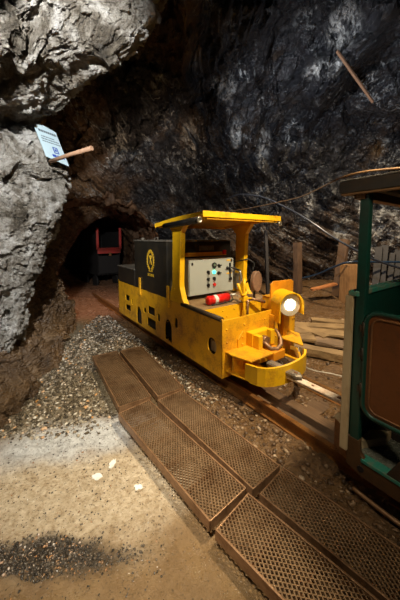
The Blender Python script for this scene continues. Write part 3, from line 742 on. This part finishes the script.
# ------------------------------------------------------------------ drawbar between the engine and the carriage
tb = tthing('drawbar', 'pale worn flat drawbar linking the yellow engine to the green carriage', 'drawbar', .7, .42, .33)
b = B(); b.prism([(.50, .30, .345), (.50, .375, .345), (1.22, .40, .345), (1.22, .32, .345)], (0, 0, .025), bev=.004); P_(b, 'bar', M['tow'], tb)
for bu, bv_, bz, br_ in ((.98, .355, .371, .018), (.76, .345, .371, .010), (.60, .34, .416, .015)):
    b = B(); b.ball((bu, bv_, bz), br_, (1.4, 1, .4)); P_(b, 'drawbar_bolt', M['rust'], tb)
b = B(); b.prism([(.30, .29, .37), (.30, .38, .37), (.62, .385, .37), (.67, .34, .37), (.62, .29, .37)], (0, 0, .045), bev=.012); P_(b, 'coupling_link', M['link'], tb)
# ------------------------------------------------------------------ carriage
CG = tthing('passenger_carriage', 'dark green mine passenger carriage with flat dark roof at the right edge', 'carriage', 2.4, .54, 0)
VN = -.03; VF = 1.10; U0, U1 = 1.2, 3.7
for u in (1.255, 2.05, 2.85, 3.66):
    for v in (VN, VF):
        if u > 2.8 and v == VN: continue
        b = B(); b.box((u-.026, v, .26), (u+.026, v+.045*(1 if v == VN else -1), 1.86), .006); P_(b, 'roof_post', M['green'], CG)
n = 12; top_ = [(1.135, -.055+1.24*i/n, 1.905+.018*math.sin(PI*i/n)) for i in range(n+1)]; bot = [(1.135, p[1], p[2]-.02) for p in top_]
b = B(); b.prism(bot+top_[::-1], (2.62, 0, 0)); P_(b, 'roof', M['roofdark'], CG)
b = B(); b.box((1.13, -.075, 1.858), (3.77, -.04, 1.925), .004); b.box((1.13, 1.15, 1.858), (3.77, 1.19, 1.925), .004); b.box((1.13, -.07, 1.858), (1.16, 1.18, 1.925), .004); P_(b, 'roof_fascia', M['roofdark'], CG)
b = B(); b.box((1.135, -.08, 1.926), (3.77, -.06, 1.934), .003); P_(b, 'roof_edge_strip', M['chrome'], CG)
b = B(); b.box((1.14, -.07, 1.846), (3.76, -.03, 1.858), .003)
for u in (1.2, 1.7, 2.2, 2.7, 3.2): b.box((u, -.04, 1.82), (u+.06, 1.15, 1.87), .004)
P_(b, 'roof_batten', M['roofwood'], CG)
# end wall towards the engine
b = B(); b.box((1.205, -.02, .30), (1.235, 1.10, 1.27), .004); P_(b, 'end_wall', M['green'], CG)
b = B(); b.box((1.195, -.05, 1.262), (1.25, 1.12, 1.292), .006); P_(b, 'end_wall_cap', M['teal'], CG)
b = B(); b.box((1.178, -.048, .30), (1.222, -.026, 1.262), .005); P_(b, 'lit_edge_strip', M['cream'], CG)  # cream strip stands in for light on the end wall's near edge
# low wall and door of the near side (door is half height, seen from outside)
FR = rrect(1.293, 1.60, .575, 1.185, .07, 6)  # door cut short at its right end so light reaches the floor
b = B(); b.tube([(p[0], VN-.002, p[1]) for p in FR], .014, 8, True); dr = P_(b, 'door_frame', M['green'], CG)
b = B(); b.prism([(p[0], VN-.004, p[1]) for p in rrect(1.303, 1.59, .585, 1.175, .065, 6)], (0, .016, 0)); x = b.obj('door_panel', M['brownpanel'], dr, tuple(CG['_o'])); x['label'] = 'brown door panel'
b = B(); b.tube([(p[0], VN-.006, p[1]) for p in rrect(1.325, 1.57, .607, 1.153, .05, 6)], .006, 6, True); b.obj('panel_bead', M['rust'], dr, tuple(CG['_o']))
for z in (.72, .93, 1.08):
    b = B(); b.cyl((1.285, VN-.006, z-.04), (1.285, VN-.006, z+.04), .010, n=10); b.box((1.262, VN-.008, z-.02), (1.284, VN, z+.02), .002); b.obj('hinge', M['dark'], dr, tuple(CG['_o']))
# floor, sill, side beam
b = B(); b.box((1.24, .02, .275), (3.66, 1.08, .295)); P_(b, 'floor_plate', M['tread'], CG)
b = B(); rr0 = random.Random(2)
for i in range(34):
    for j in range(24):
        u = 1.26+i*.026; v = .035+j*.026
        dv = .008 if (i+j) % 2 else -.008
        b.prism([(u-.009, v-dv, .295), (u, v-dv*.2-.002, .295), (u+.009, v+dv, .295), (u, v+dv*.2+.002, .295)], (0, 0, .003))
x = P_(b, 'tread_pattern', M['chrome'], CG); x['kind'] = 'stuff'
b = B(); b.prism([(1.425, -.036, .29), (1.49, -.036, .42), (3.68, -.036, .42), (3.68, -.036, .29)], (0, .02, 0)); P_(b, 'step_side', M['dark'], CG)
b = B(); b.box((1.30, -.038, .28), (1.93, .025, .302), .003); P_(b, 'door_sill', M['teal'], CG)
b = B(); b.prism([(1.215, -.032, .40), (1.215, -.032, .215), (1.30, -.032, .185), (3.68, -.032, .185), (3.68, -.032, .28), (1.34, -.032, .28), (1.295, -.032, .32), (1.285, -.032, .40)], (0, .03, 0), bev=.004); P_(b, 'side_beam', M['beam'], CG)
b = B(); b.cyl((1.30, -.036, .235), (1.30, -.03, .235), .018, n=16); P_(b, 'beam_hole', M['black'], CG)
b = B(); b.prism([(1.25, .02, .297), (1.25, .20, .297), (1.34, .30, .297), (1.34, .20, .297)], (0, 0, .05)); P_(b, 'corner_gusset', M['cream'], CG)
b = B(); b.prism([(1.09, .06, .20), (1.205, .0, .20), (1.205, 1.08, .20), (1.09, 1.02, .20)], (0, 0, .20), bev=.006); P_(b, 'headstock', M['rust'], CG)
b = B(); b.prism([(1.087, .055, .40), (1.205, -.005, .40), (1.205, 1.085, .40), (1.087, 1.025, .40)], (0, 0, .008)); P_(b, 'headstock_cap', M['cream'], CG)
b = B(); b.box((1.24, VF-.03, .36), (3.68, VF-.01, 1.27)); P_(b, 'far_side_wall', M['green'], CG)
b = B(); b.box((1.9, .25, .72), (2.2, 1.0, .76), .01); b.box((2.2, .25, .72), (2.24, 1.0, 1.2), .01); b.box((2.0, .3, .36), (2.1, .95, .72)); P_(b, 'bench', M['brownpanel'], CG)
for u in (1.62, 3.2):
    for v in (.165, .866):
        s = -1 if v < .5 else 1
        b = B(); b.cyl((u, v-.03, .245), (u, v+.03, .245), .145, n=28); b.cyl((u, v-s*.04-.008, .245), (u, v-s*.04+.008, .245), .165, n=28); P_(b, 'wheel', M['dark'], CG)
    b = B(); b.cyl((u, .13, .245), (u, .9, .245), .035); P_(b, 'axle', M['dark'], CG)
b = B(); b.box((1.22, .3, .2), (3.6, .34, .34)); b.box((1.22, .7, .2), (3.6, .74, .34)); P_(b, 'underframe', M['dark'], CG)
# ------------------------------------------------------------------ expanded-metal walkway panels
def grating(label, c4, z=.10):
    """c4: near-left, near-right corners at the far end, then the near end (plan)"""
    a, b_, c, d = [Vector((p[0], p[1], 0)) for p in c4]     # far-left, far-right, near-right, near-left
    ctr = (a+b_+c+d)/4; ax = ((d-a)+(c-b_)).normalized(); ay = Vector((-ax.y, ax.x, 0))
    L = ((d-a).length+(c-b_).length)/2; Wd = ((b_-a).length+(c-d).length)/2*abs(((b_-a).normalized()).dot(ay))
    hl_, hw = L/2-.006, Wd/2-.006
    t = thing('grating_panel', label, 'walkway panel', (ctr.x, ctr.y, 0), math.atan2(ax.y, ax.x), 'expanded-metal walkway panels')
    f = B(); w_ = .011
    f.box((-hl_, -hw, z-.058), (hl_, -hw+w_, z+.004), .003); f.box((-hl_, hw-w_, z-.058), (hl_, hw, z+.004), .003)
    f.box((-hl_, -hw, z-.06), (-hl_+w_*.7, hw, z+.001), .003); f.box((hl_-w_*.7, -hw, z-.06), (hl_, hw, z+.001), .003)
    f.obj('panel_frame', M['rust_light'], t)
    m_ = B()
    for k in range(1, 5): m_.box((-hl_+k*2*hl_/5-.01, -hw+w_, z-.05), (-hl_+k*2*hl_/5+.01, hw-w_, z-.02))
    m_.obj('cross_member', M['rust'], t)
    # strands: zigzags running across the panel, neighbours touching
    V, F = [], []
    pu, pv = .0155, .022; nu = int(2*hl_/pu); nv = int((2*hw-2*w_)/pv*2); sv = (2*hw-2*w_)/nv; su = 2*hl_/nu
    th, h = .0044, .005
    for i in range(nu):
        u0 = -hl_+su*(i+.5); prev = None
        for j in range(nv+1):
            uu = u0+(su*.42 if (j+i) % 2 else -su*.42); vv = -hw+w_+sv*j; zz = z-.004+rr_.uniform(-.0006, .0006)
            k = len(V)
            V += [(uu-th, vv, zz-h), (uu-th, vv, zz+.001), (uu+th, vv, zz+.003), (uu+th, vv, zz-h)]
            if j:
                p = k-4
                for q in range(4): F.append((p+q, p+(q+1) % 4, k+(q+1) % 4, k+q))
    me = bpy.data.meshes.new('metal_mesh'); me.from_pydata(V, [], F); me.update()
    link('metal_mesh', me, M['grate'], t)
    return t
G = [('metal walkway panel farthest back in the row on the side away from the track', [(-1.383, 3.297), (-1.109, 3.464), (-.436, 2.394), (-.745, 2.289)]),
     ('metal walkway panel farthest back in the row beside the locomotive', [(-1.088, 3.48), (-.818, 3.596), (-.141, 2.579), (-.416, 2.418)]),
     ('long middle walkway panel edging the pale mud, with a wavy rusty side', [(-.743, 2.199), (-.441, 2.36), (.288, 1.477), (.048, 1.305)]),
     ('long middle walkway panel between the loco side and the mud-side panel', [(-.420, 2.385), (-.168, 2.534), (.544, 1.64), (.306, 1.489)]),
     ('nearest walkway panel at the bottom edge of the photo, beside the puddle', [(.057, 1.283), (.295, 1.458), (1.04, .71), (.80, .51)]),
     ('nearest walkway panel running to the right edge below the carriage', [(.318, 1.477), (.568, 1.632), (1.30, .84), (1.06, .69)])]
for i, (lb_, c4) in enumerate(G): grating(lb_, c4, .10 if i != 2 else .104)
# ------------------------------------------------------------------ red wagon in the tunnel
wg = thing('mine_wagon', 'dull red mine wagon standing far back in the dark tunnel', 'wagon', (-2.85, 8.35, 0), TROT+.12)
b = B(); b.box((0, -.37, 1.12), (.05, .37, 1.30), .01); b.box((0, -.40, 1.25), (.05, -.33, 1.92), .01); b.box((0, .33, 1.25), (.05, .40, 1.92), .01); b.obj('front_frame', M['red_dark'], wg)
b = B(); b.box((-1.4, -.36, .5), (0, -.33, 1.8)); b.box((-1.4, .33, .5), (0, .36, 1.8)); b.box((-1.4, -.36, .5), (-1.37, .36, 1.8)); b.box((-1.4, -.36, .45), (0, .36, .5)); b.box((-.02, -.35, .45), (0, .35, 1.05)); b.obj('wagon_body', M['pit'], wg)
for u in (-1.1, -.3):
    for v in (-.33, .33):
        b = B(); b.cyl((u, v-.03, .24), (u, v+.03, .24), .19, n=24); b.obj('wheel', M['pit'], wg)
b = B(); b.box((.05, -.04, 1.04), (.1, .04, 1.14), .01); b.obj('hook', M['rust'], wg)
# ------------------------------------------------------------------ sign and stick on the left wall
sg = [Vector(pix(33.5, 124, 2.62)), Vector(pix(42, 119.5, 2.66)), Vector(pix(55.5, 132.5, 2.86)), Vector(pix(69, 166.5, 2.86)), Vector(pix(46, 156.5, 2.62))]
A_, Bc, Cc, D_, E_ = sg
ex = (Cc-A_).normalized(); nrm = (Cc-A_).cross(D_-A_).normalized()
if nrm.dot(Vector((0, 0, H))-A_) < 0: nrm = -nrm
ey = nrm.cross(ex)
if ey.z < 0: ey = -ey
ez = ex.cross(ey)
org = (A_+Cc+D_+E_)/4
MS = Matrix((ex, ey, ez)).transposed().to_4x4(); MS.translation = org
MI = MS.inverted()
sn = thing('notice_board', 'tilted pale blue notice sheet with blue crest fixed to the left rock', 'sign', org); sn.rotation_euler = MS.to_euler()
loc2 = [MI @ p for p in sg]
b = B(); b.prism([(p.x, p.y, -.003) for p in loc2], (0, 0, .006)); b.obj('board', M['sign'], sn)
la = [Vector((p.x, p.y, 0)) for p in loc2]
ox = (la[2]-la[0]); oy = (la[4]-la[0])
def sp(s, t): return la[0]+ox*s+oy*t
b = B()
for k, (s0, s1, t0) in enumerate(((.12, .95, .10), (.15, .75, .30), (.12, .92, .38), (.12, .98, .46))):
    s = s0; rq = random.Random(k)
    while s < s1:
        w_ = rq.uniform(.04, .12) if k else rq.uniform(.06, .1)
        h_ = .075 if k == 0 else .032
        p = [sp(s, t0), sp(min(s+w_, s1), t0), sp(min(s+w_, s1), t0+h_), sp(s, t0+h_)]
        b.prism([(q.x, q.y, .0032) for q in p], (0, 0, .0006)); s += w_+.02
b.obj('printed_lines', M['ink'], sn)
b = B()
for (s0, s1, t0, t1) in ((.48, .72, .60, .63), (.48, .53, .60, .80), (.67, .72, .60, .80), (.48, .72, .78, .81), (.56, .64, .66, .74), (.34, .52, .86, .94), (.56, .64, .86, .94), (.68, .92, .86, .94)):
    p = [sp(s0, t0), sp(s1, t0), sp(s1, t1), sp(s0, t1)]; b.prism([(q.x, q.y, .0032) for q in p], (0, 0, .0006))
b.obj('crest', M['blue_ink'], sn)
p0, p1 = Vector(pix(50, 161.5, 2.62)), Vector(pix(92, 148, 2.40))
st = thing('wooden_peg', 'thin brown wooden peg jutting from the left rock across the foot of the notice', 'peg', p0)
b = B(); b.tube([Vector((0, 0, 0)), (p1-p0)*.5+Vector((0, 0, .004)), p1-p0], [.017, .018, .021], 10); b.obj('peg_shaft', M['stick'], st)
# ------------------------------------------------------------------ posts, poles, planks, boards
def gz(x, y): return float(ground_h(np.array([x]), np.array([y]))[0])
def beam(name, label, cat, a, c, w, t_, mat, group=None, twist=0, jag=True, n=8, seed=0):
    """timber from a to c with rough section"""
    a, c = Vector(a), Vector(c); d = c-a; L = d.length; q = d.to_track_quat('Z', 'Y').to_matrix().to_4x4()
    rq = random.Random(seed+int(L*1000)); t = bmesh.new(); rings = []
    prof = [(-.5, -.5), (0, -.53), (.5, -.5), (.53, 0), (.5, .5), (0, .53), (-.5, .5), (-.53, 0)]
    for i in range(n+1):
        z = L*i/n; j = .06
        rings.append([t.verts.new((x*w*(1+rq.uniform(-j, j)), y*t_*(1+rq.uniform(-j, j)), z+(rq.uniform(-.5, .5)*min(w, .06)*.6 if i in (0, n) and jag else 0))) for x, y in prof])
    for i in range(n):
        for k in range(8): t.faces.new((rings[i][k], rings[i][(k+1) % 8], rings[i+1][(k+1) % 8], rings[i+1][k]))
    t.faces.new(rings[0][::-1]); t.faces.new(rings[-1])
    b = B(); b._add(t, q @ Matrix.Rotation(twist, 4, 'Z')); o = b.obj(name, mat); o.location = a
    return tag(o, label, cat, group)
beam('timber_post', 'short upright timber post standing free behind the headlamp', 'post', (2.58, 6.95, gz(2.58, 6.95)-.03), (2.55, 7.0, 1.47), .18, .14, M['wood_post'], 'upright timbers at the back wall')
beam('timber_post', 'broad upright timber post leaning at the back just left of the carriage post', 'post', (3.55, 6.85, gz(3.6, 6.9)-.02), (3.76, 6.95, 1.56), .24, .10, M['wood_post'], 'upright timbers at the back wall')
beam('timber_pole', 'thin dark pole leaning on the back rock behind the driver seat', 'pole', (1.74, 6.75, .08), (1.70, 6.95, 1.80), .07, .07, M['wood_dark'])
for i, (x0, z0, x1, z1, lab) in enumerate(((4.06, .30, 4.36, 1.38, 'leftmost of the dark slats leaning behind the carriage'), (4.19, .30, 4.52, 1.42, 'second from left of the dark slats leaning behind the carriage'), (4.36, .32, 4.70, 1.24, 'third from left of the dark slats leaning behind the carriage'), (4.52, .32, 4.88, 1.30, 'rightmost of the dark slats leaning behind the carriage'))):
    beam('leaning_plank', lab, 'plank', (x0, 6.15, gz(x0, 6.15)), (x1, 6.5+.02*i, z1), .145, .03, M['wood_dark'], 'dark slats leaning on the wall', twist=PI/2*0)
cr = thing('wooden_crate', 'orange-brown upright plank box standing behind the carriage corner', 'crate', (3.72, 6.45, gz(3.7, 6.4)), .1)
b = B()
for k in range(3): b.box((-.22+.15*k, -.2, .02), (-.22+.15*k+.14, -.175, .93), .004)
for k in range(3): b.box((-.22, -.175+.12*k, .02), (-.195, -.175+.12*k+.112, .93), .004)
b.box((.2, -.17, .02), (.225, .2, .93)); b.box((-.2, .18, .02), (.2, .2, .93)); b.obj('side_boards', M['wood_crate'], cr)
b = B(); b.box((-.22, -.2, .93), (.225, .2, .955), .004); b.obj('crate_top', M['wood_crate'], cr)
beam('broken_board', 'short orange broken board propped against the tall leaning post', 'board', (2.75, 6.5, .33), (3.36, 6.55, .47), .14, .05, M['wood_orange'])
boards = [((1.05, 4.75), (2.55, 4.55), .22, 'muddy board lying farthest from the track'), ((1.25, 4.45), (3.1, 3.9), .26, 'wide muddy board lying behind the far rail, second from the back'),
          ((1.15, 4.1), (1.75, 3.95), .20, 'short stub of board beside the lamp end of the engine'), ((1.75, 3.95), (2.75, 3.45), .24, 'dark muddy board lying in the middle of the boardwalk'),
          ((1.15, 3.75), (2.35, 3.1), .16, 'heavy squared timber lying along the far side of the track'), ((2.1, 4.9), (3.3, 4.5), .2, 'board nearest the back wall, partly under dirt'),
          ((1.5, 4.95), (1.95, 4.0), .16, 'board laid crosswise over the muddy boards')]
for i, (a, c, w_, lab) in enumerate(boards):
    th = .05 if w_ > .17 else .10
    z = .05+.012*(i % 3)
    beam('ground_board', lab, 'board', (a[0], a[1], z+gz(*a)*.5), (c[0], c[1], z+gz(*c)*.5), (th if False else w_), th, M['wood_board'] if i not in (3,) else M['wood_old'], 'old boards on the ground past the track', seed=i)
pa, pb = Vector(pix(337, 51, 4.0)), Vector(pix(373, 102, 4.3))
beam('wall_stick', 'rusty brown stick wedged slantwise high on the dark rock', 'stick', pa, pb, .034, .03, M['wood_stick'])
# ------------------------------------------------------------------ cables
def cable(name, label, cat, pts, r, mat, sub=8):
    P = [Vector(p) for p in pts]; out = []
    for i in range(len(P)-1):
        p0, p1, p2, p3 = P[max(i-1, 0)], P[i], P[i+1], P[min(i+2, len(P)-1)]
        for k in range(sub):
            f = k/sub; out.append(.5*((2*p1)+(p2-p0)*f+(2*p0-5*p1+4*p2-p3)*f*f+(3*p1-p0-3*p2+p3)*f**3))
    out.append(P[-1]); b = B(); b.tube(out, r, 8); return tag(b.obj(name, mat), label, cat)
cable('brown_hose', 'thin brown hose slung across the dark wall above the carriage roof', 'hose', [pix(222, 212, 6.7), pix(245, 209, 6.3), pix(275, 203, 5.6), pix(300, 197, 4.9), pix(322, 187, 4.0), pix(338, 179, 3.0), pix(360, 172.5, 2.5), pix(400, 168, 2.2), pix(470, 162, 1.9)], .010, M['hose'])
cable('black_cable', 'black cable with a pale sheen sagging down across the back wall to the right', 'cable', [pix(226, 200, 6.8), pix(240, 194.5, 6.6), pix(262, 197, 6.4), pix(283, 206, 6.2), pix(305, 218, 5.9), pix(330, 235, 5.6), pix(352, 248, 5.4), pix(378, 261, 5.2), pix(420, 274, 5.0)], .022, M['cable'])
cable('blue_cable', 'dark blue cable low along the back rock from the post to the crate', 'cable', [pix(268, 283, 7.6), pix(300, 278.5, 7.3), pix(318, 274, 7.0), pix(334, 267, 6.6), pix(350, 262, 6.3), pix(380, 262, 6.2), pix(430, 262, 6)], .024, M['blue_cable'])
cable('pale_wire', 'thin pale wire trailing on the dirt from the buffer towards the carriage', 'wire', [(1.14, 3.02, .33), (1.2, 2.98, .14), (1.33, 3.0, .06), (1.5, 2.95, .05), (1.66, 2.83, .05), (1.95, 2.55, .05)], .007, M['wire'])
cable('ground_pipe', 'thin rusty pipe on the ground in the shade under the carriage side', 'pipe', [(.96, 1.56, .035), (1.10, 1.35, .03), (1.35, 1.05, .03)], .013, M['rust_light'])
# ------------------------------------------------------------------ stones (uncountable)
def stones(name, label, n, region, rmin, rmax, mat, seed, flat=.65, clear=None):
    rs = np.random.RandomState(seed)
    t = bmesh.new(); bmesh.ops.create_icosphere(t, subdivisions=1, radius=1); bv = np.array([v.co[:] for v in t.verts]); bf = np.array([[v.index for v in f.verts] for f in t.faces]); t.free()
    pts = region(rs, n)
    n = len(pts); r = rmin+(rmax-rmin)*rs.rand(n)**3
    r = r*(.6+.4*np.clip(pts[:, 1]/2.5, .5, 1.6))
    z = ground_h(pts[:, 0], pts[:, 1])
    sc = r[:, None]*np.stack([.75+.5*rs.rand(n), .75+.5*rs.rand(n), flat*(.7+.6*rs.rand(n))], 1)
    a = rs.rand(n)*6.283; ca, sa = np.cos(a), np.sin(a)
    V = bv[None]*(1+.28*rs.randn(n, len(bv), 1))*sc[:, None]
    X_ = V[..., 0]*ca[:, None]-V[..., 1]*sa[:, None]+pts[:, 0, None]; Y_ = V[..., 0]*sa[:, None]+V[..., 1]*ca[:, None]+pts[:, 1, None]
    Z_ = V[..., 2]+(z+sc[:, 2]*.3)[:, None]
    VV = np.stack([X_, Y_, Z_], -1).reshape(-1, 3); FF = (bf[None]+(np.arange(n)*len(bv))[:, None, None]).reshape(-1, 3)
    me = bpy.data.meshes.new(name); me.vertices.add(len(VV)); me.vertices.foreach_set('co', VV.astype(np.float32).ravel())
    me.loops.add(len(FF)*3); me.loops.foreach_set('vertex_index', FF.ravel().astype(np.int32)); me.polygons.add(len(FF)); me.polygons.foreach_set('loop_start', np.arange(0, len(FF)*3, 3, dtype=np.int32)); me.update()
    o = link(name, me, mat); return tag(o, label, 'gravel', kind='stuff')
def uvof(p): return (p[:, 0]-TO[0])*TU[0]+(p[:, 1]-TO[1])*TU[1], (p[:, 0]-TO[0])*TV[0]+(p[:, 1]-TO[1])*TV[1]
def reg_gravel(rs, n):
    p = np.stack([rs.uniform(-2.1, .3, n*3), rs.uniform(2.0, 5.4, n*3)], 1); u, v = uvof(p)
    w = fbm(np.stack([p[:, 0]*2, p[:, 1]*2, p[:, 0]*0], 1), 3)
    k = (v < -.05) & (p[:, 1] > 2.06+.36*(p[:, 0]+1.5)+.15*w-.25*rs.rand(len(p))**3) & ((v > -.3) | (v < -.95) | (u < -1.3)); return p[k][:n]
def reg_dark(rs, n):
    p = np.stack([rs.uniform(-1.6, -.2, n*4), rs.uniform(1.05, 1.5, n*4)], 1); m_ = masks(p[:, 0], p[:, 1])[4]; return p[rs.rand(len(p)) < m_**1.5][:n]
def reg_right(rs, n):
    p = np.stack([rs.uniform(-.6, 3.0, n*4), rs.uniform(.9, 5.2, n*4)], 1); u, v = uvof(p)
    k = (v > -.36) & ~((v > .1) & (v < .24)) & ~((v > .8) & (v < .94)) & (rs.rand(len(p)) < np.where(v < .1, .8, np.where(v < .9, .3, .12))); return p[k][:n]
def reg_mud(rs, n):
    return np.stack([rs.uniform(-1.7, .1, n), 1.0+1.4*rs.rand(n)], 1)[lambda: slice(None)] if False else np.stack([rs.uniform(-1.7, -.15, n), rs.uniform(.9, 2.2, n)], 1)[:]
stones('gravel', 'grey and tan gravel between the left rock and the walkway', 15000, reg_gravel, .004, .019, M['stones'], 1)
stones('wet_pebbles', 'strip of wet black pebbles in front of the pale mud', 4200, reg_dark, .003, .010, M['stones_dark'], 2)
stones('track_rubble', 'brown rubble along the rails', 6500, reg_right, .004, .026, M['stones_brown'], 3)
stones('mud_grit', 'dark grit scattered over the mud in front', 1500, reg_mud, .003, .008, M['stones_dark'], 4, .5)
for i, (x, y, s, lab) in enumerate(((-.70, 1.70, .032, 'pale splash patch of lime on the mud, left of three'), (-.63, 1.80, .034, 'narrow pale splash patch on the mud, farthest of three'), (-.40, 1.615, .026, 'pale splash patch on the mud nearest the walkway'))):
    rq = random.Random(i); n = 18; b = B(); z = gz(x, y)
    b.prism([(s*(1+rq.uniform(-.3, .3))*math.cos(2*PI*k/n)*(.6 if i == 1 else 1), s*(1+rq.uniform(-.3, .3))*math.sin(2*PI*k/n)*(1.3 if i == 1 else .8), .0) for k in range(n)], (0, 0, .004))
    o = b.obj('lime_patch', M['white']); o.location = (x, y, z+.0); tag(o, lab, 'patch', 'pale patches on the mud')
for o in bpy.data.objects:
    if '_o' in o: del o['_o']
cam = bpy.data.cameras.new('camera'); co_ = bpy.data.objects.new('camera', cam); COL.objects.link(co_)
cam.sensor_width = 36; cam.lens = 267*36/600; cam.shift_y = -41.5/600; cam.clip_start = .05
co_.location = (0, 0, H); co_.rotation_euler = (math.radians(90-4.4), 0, 0)
SC.camera = co_
def area(name, loc, tgt, size, power, col, spread=180):
    l = bpy.data.lights.new(name, 'AREA'); l.shape = 'DISK'; l.size = size; l.energy = power; l.color = col; l.spread = math.radians(spread)
    o = bpy.data.objects.new(name, l); COL.objects.link(o); o.location = loc
    o.rotation_euler = (Vector(tgt)-Vector(loc)).to_track_quat('-Z', 'Y').to_euler(); return o
def spot(name, loc, tgt, power, col, ang=60, blend=.6, r=.08):
    l = bpy.data.lights.new(name, 'SPOT'); l.energy = power; l.color = col; l.spot_size = math.radians(ang); l.spot_blend = blend; l.shadow_soft_size = r
    o = bpy.data.objects.new(name, l); COL.objects.link(o); o.location = loc
    o.rotation_euler = (Vector(tgt)-Vector(loc)).to_track_quat('-Z', 'Y').to_euler(); return o
spot('left_rock_light', (-.35, -.1, 2.9), (-1.8, 2.2, 2.55), 1000, (1, .98, .94), 78, .5, .05)  # light on the left rock, no fixture modelled
spot('floor_light', (-.5, .3, 3.0), (-.74, 1.62, 0), 520, (1, .90, .72), 52, .8, .04)
spot('track_light', (1.25, 1.65, 3.3), (.75, 2.8, .3), 560, (1, .82, .55), 85, .7, .07)
spot('front_fill', (.95, .1, 2.5), (.7, 2.6, .4), 65, (1, .84, .58), 55, .8, .07)  # unseen fill light near the camera
spot('walkway_fill', (.25, .4, 2.9), (.5, 1.1, 0), 75, (1, .84, .6), 50, .9, .05)  # added spot to brighten the near panels, no lamp there
spot('back_light', (2.6, 4.6, 3.8), (2.9, 6.2, .6), 800, (1, .80, .54), 145, .9, .08)
spot('vault_fill', (1.6, 2.6, 2.6), (2.6, 6.0, 4.6), 110, (.80, .88, 1.0), 120, .8, .1)  # unseen cool fill for the back wall
spot('vault_fill', (.1, 3.2, 3.4), (4.0, 6.8, 3.0), 330, (.86, .91, 1.0), 100, .8, .03)  # added grazing spot to bring out the wall's relief
spot('vault_fill', (-.4, 4.2, 2.6), (-1.2, 6.2, 3.2), 60, (1, .72, .48), 110, .8, .1)
spot('tunnel_light', (-2.1, 5.5, 2.0), (-2.6, 6.1, 0), 110, (1, .62, .40), 85, .9, .05)
w = bpy.data.worlds.new('world'); SC.world = w; w.use_nodes = True
w.node_tree.nodes['Background'].inputs[0].default_value = (.5, .6, .8, 1); w.node_tree.nodes['Background'].inputs[1].default_value = .01
SC.view_settings.view_transform = 'Standard'; SC.view_settings.look = 'None'; SC.view_settings.gamma = 1; SC.view_settings.use_curve_mapping = False
SC.view_settings.exposure = 0
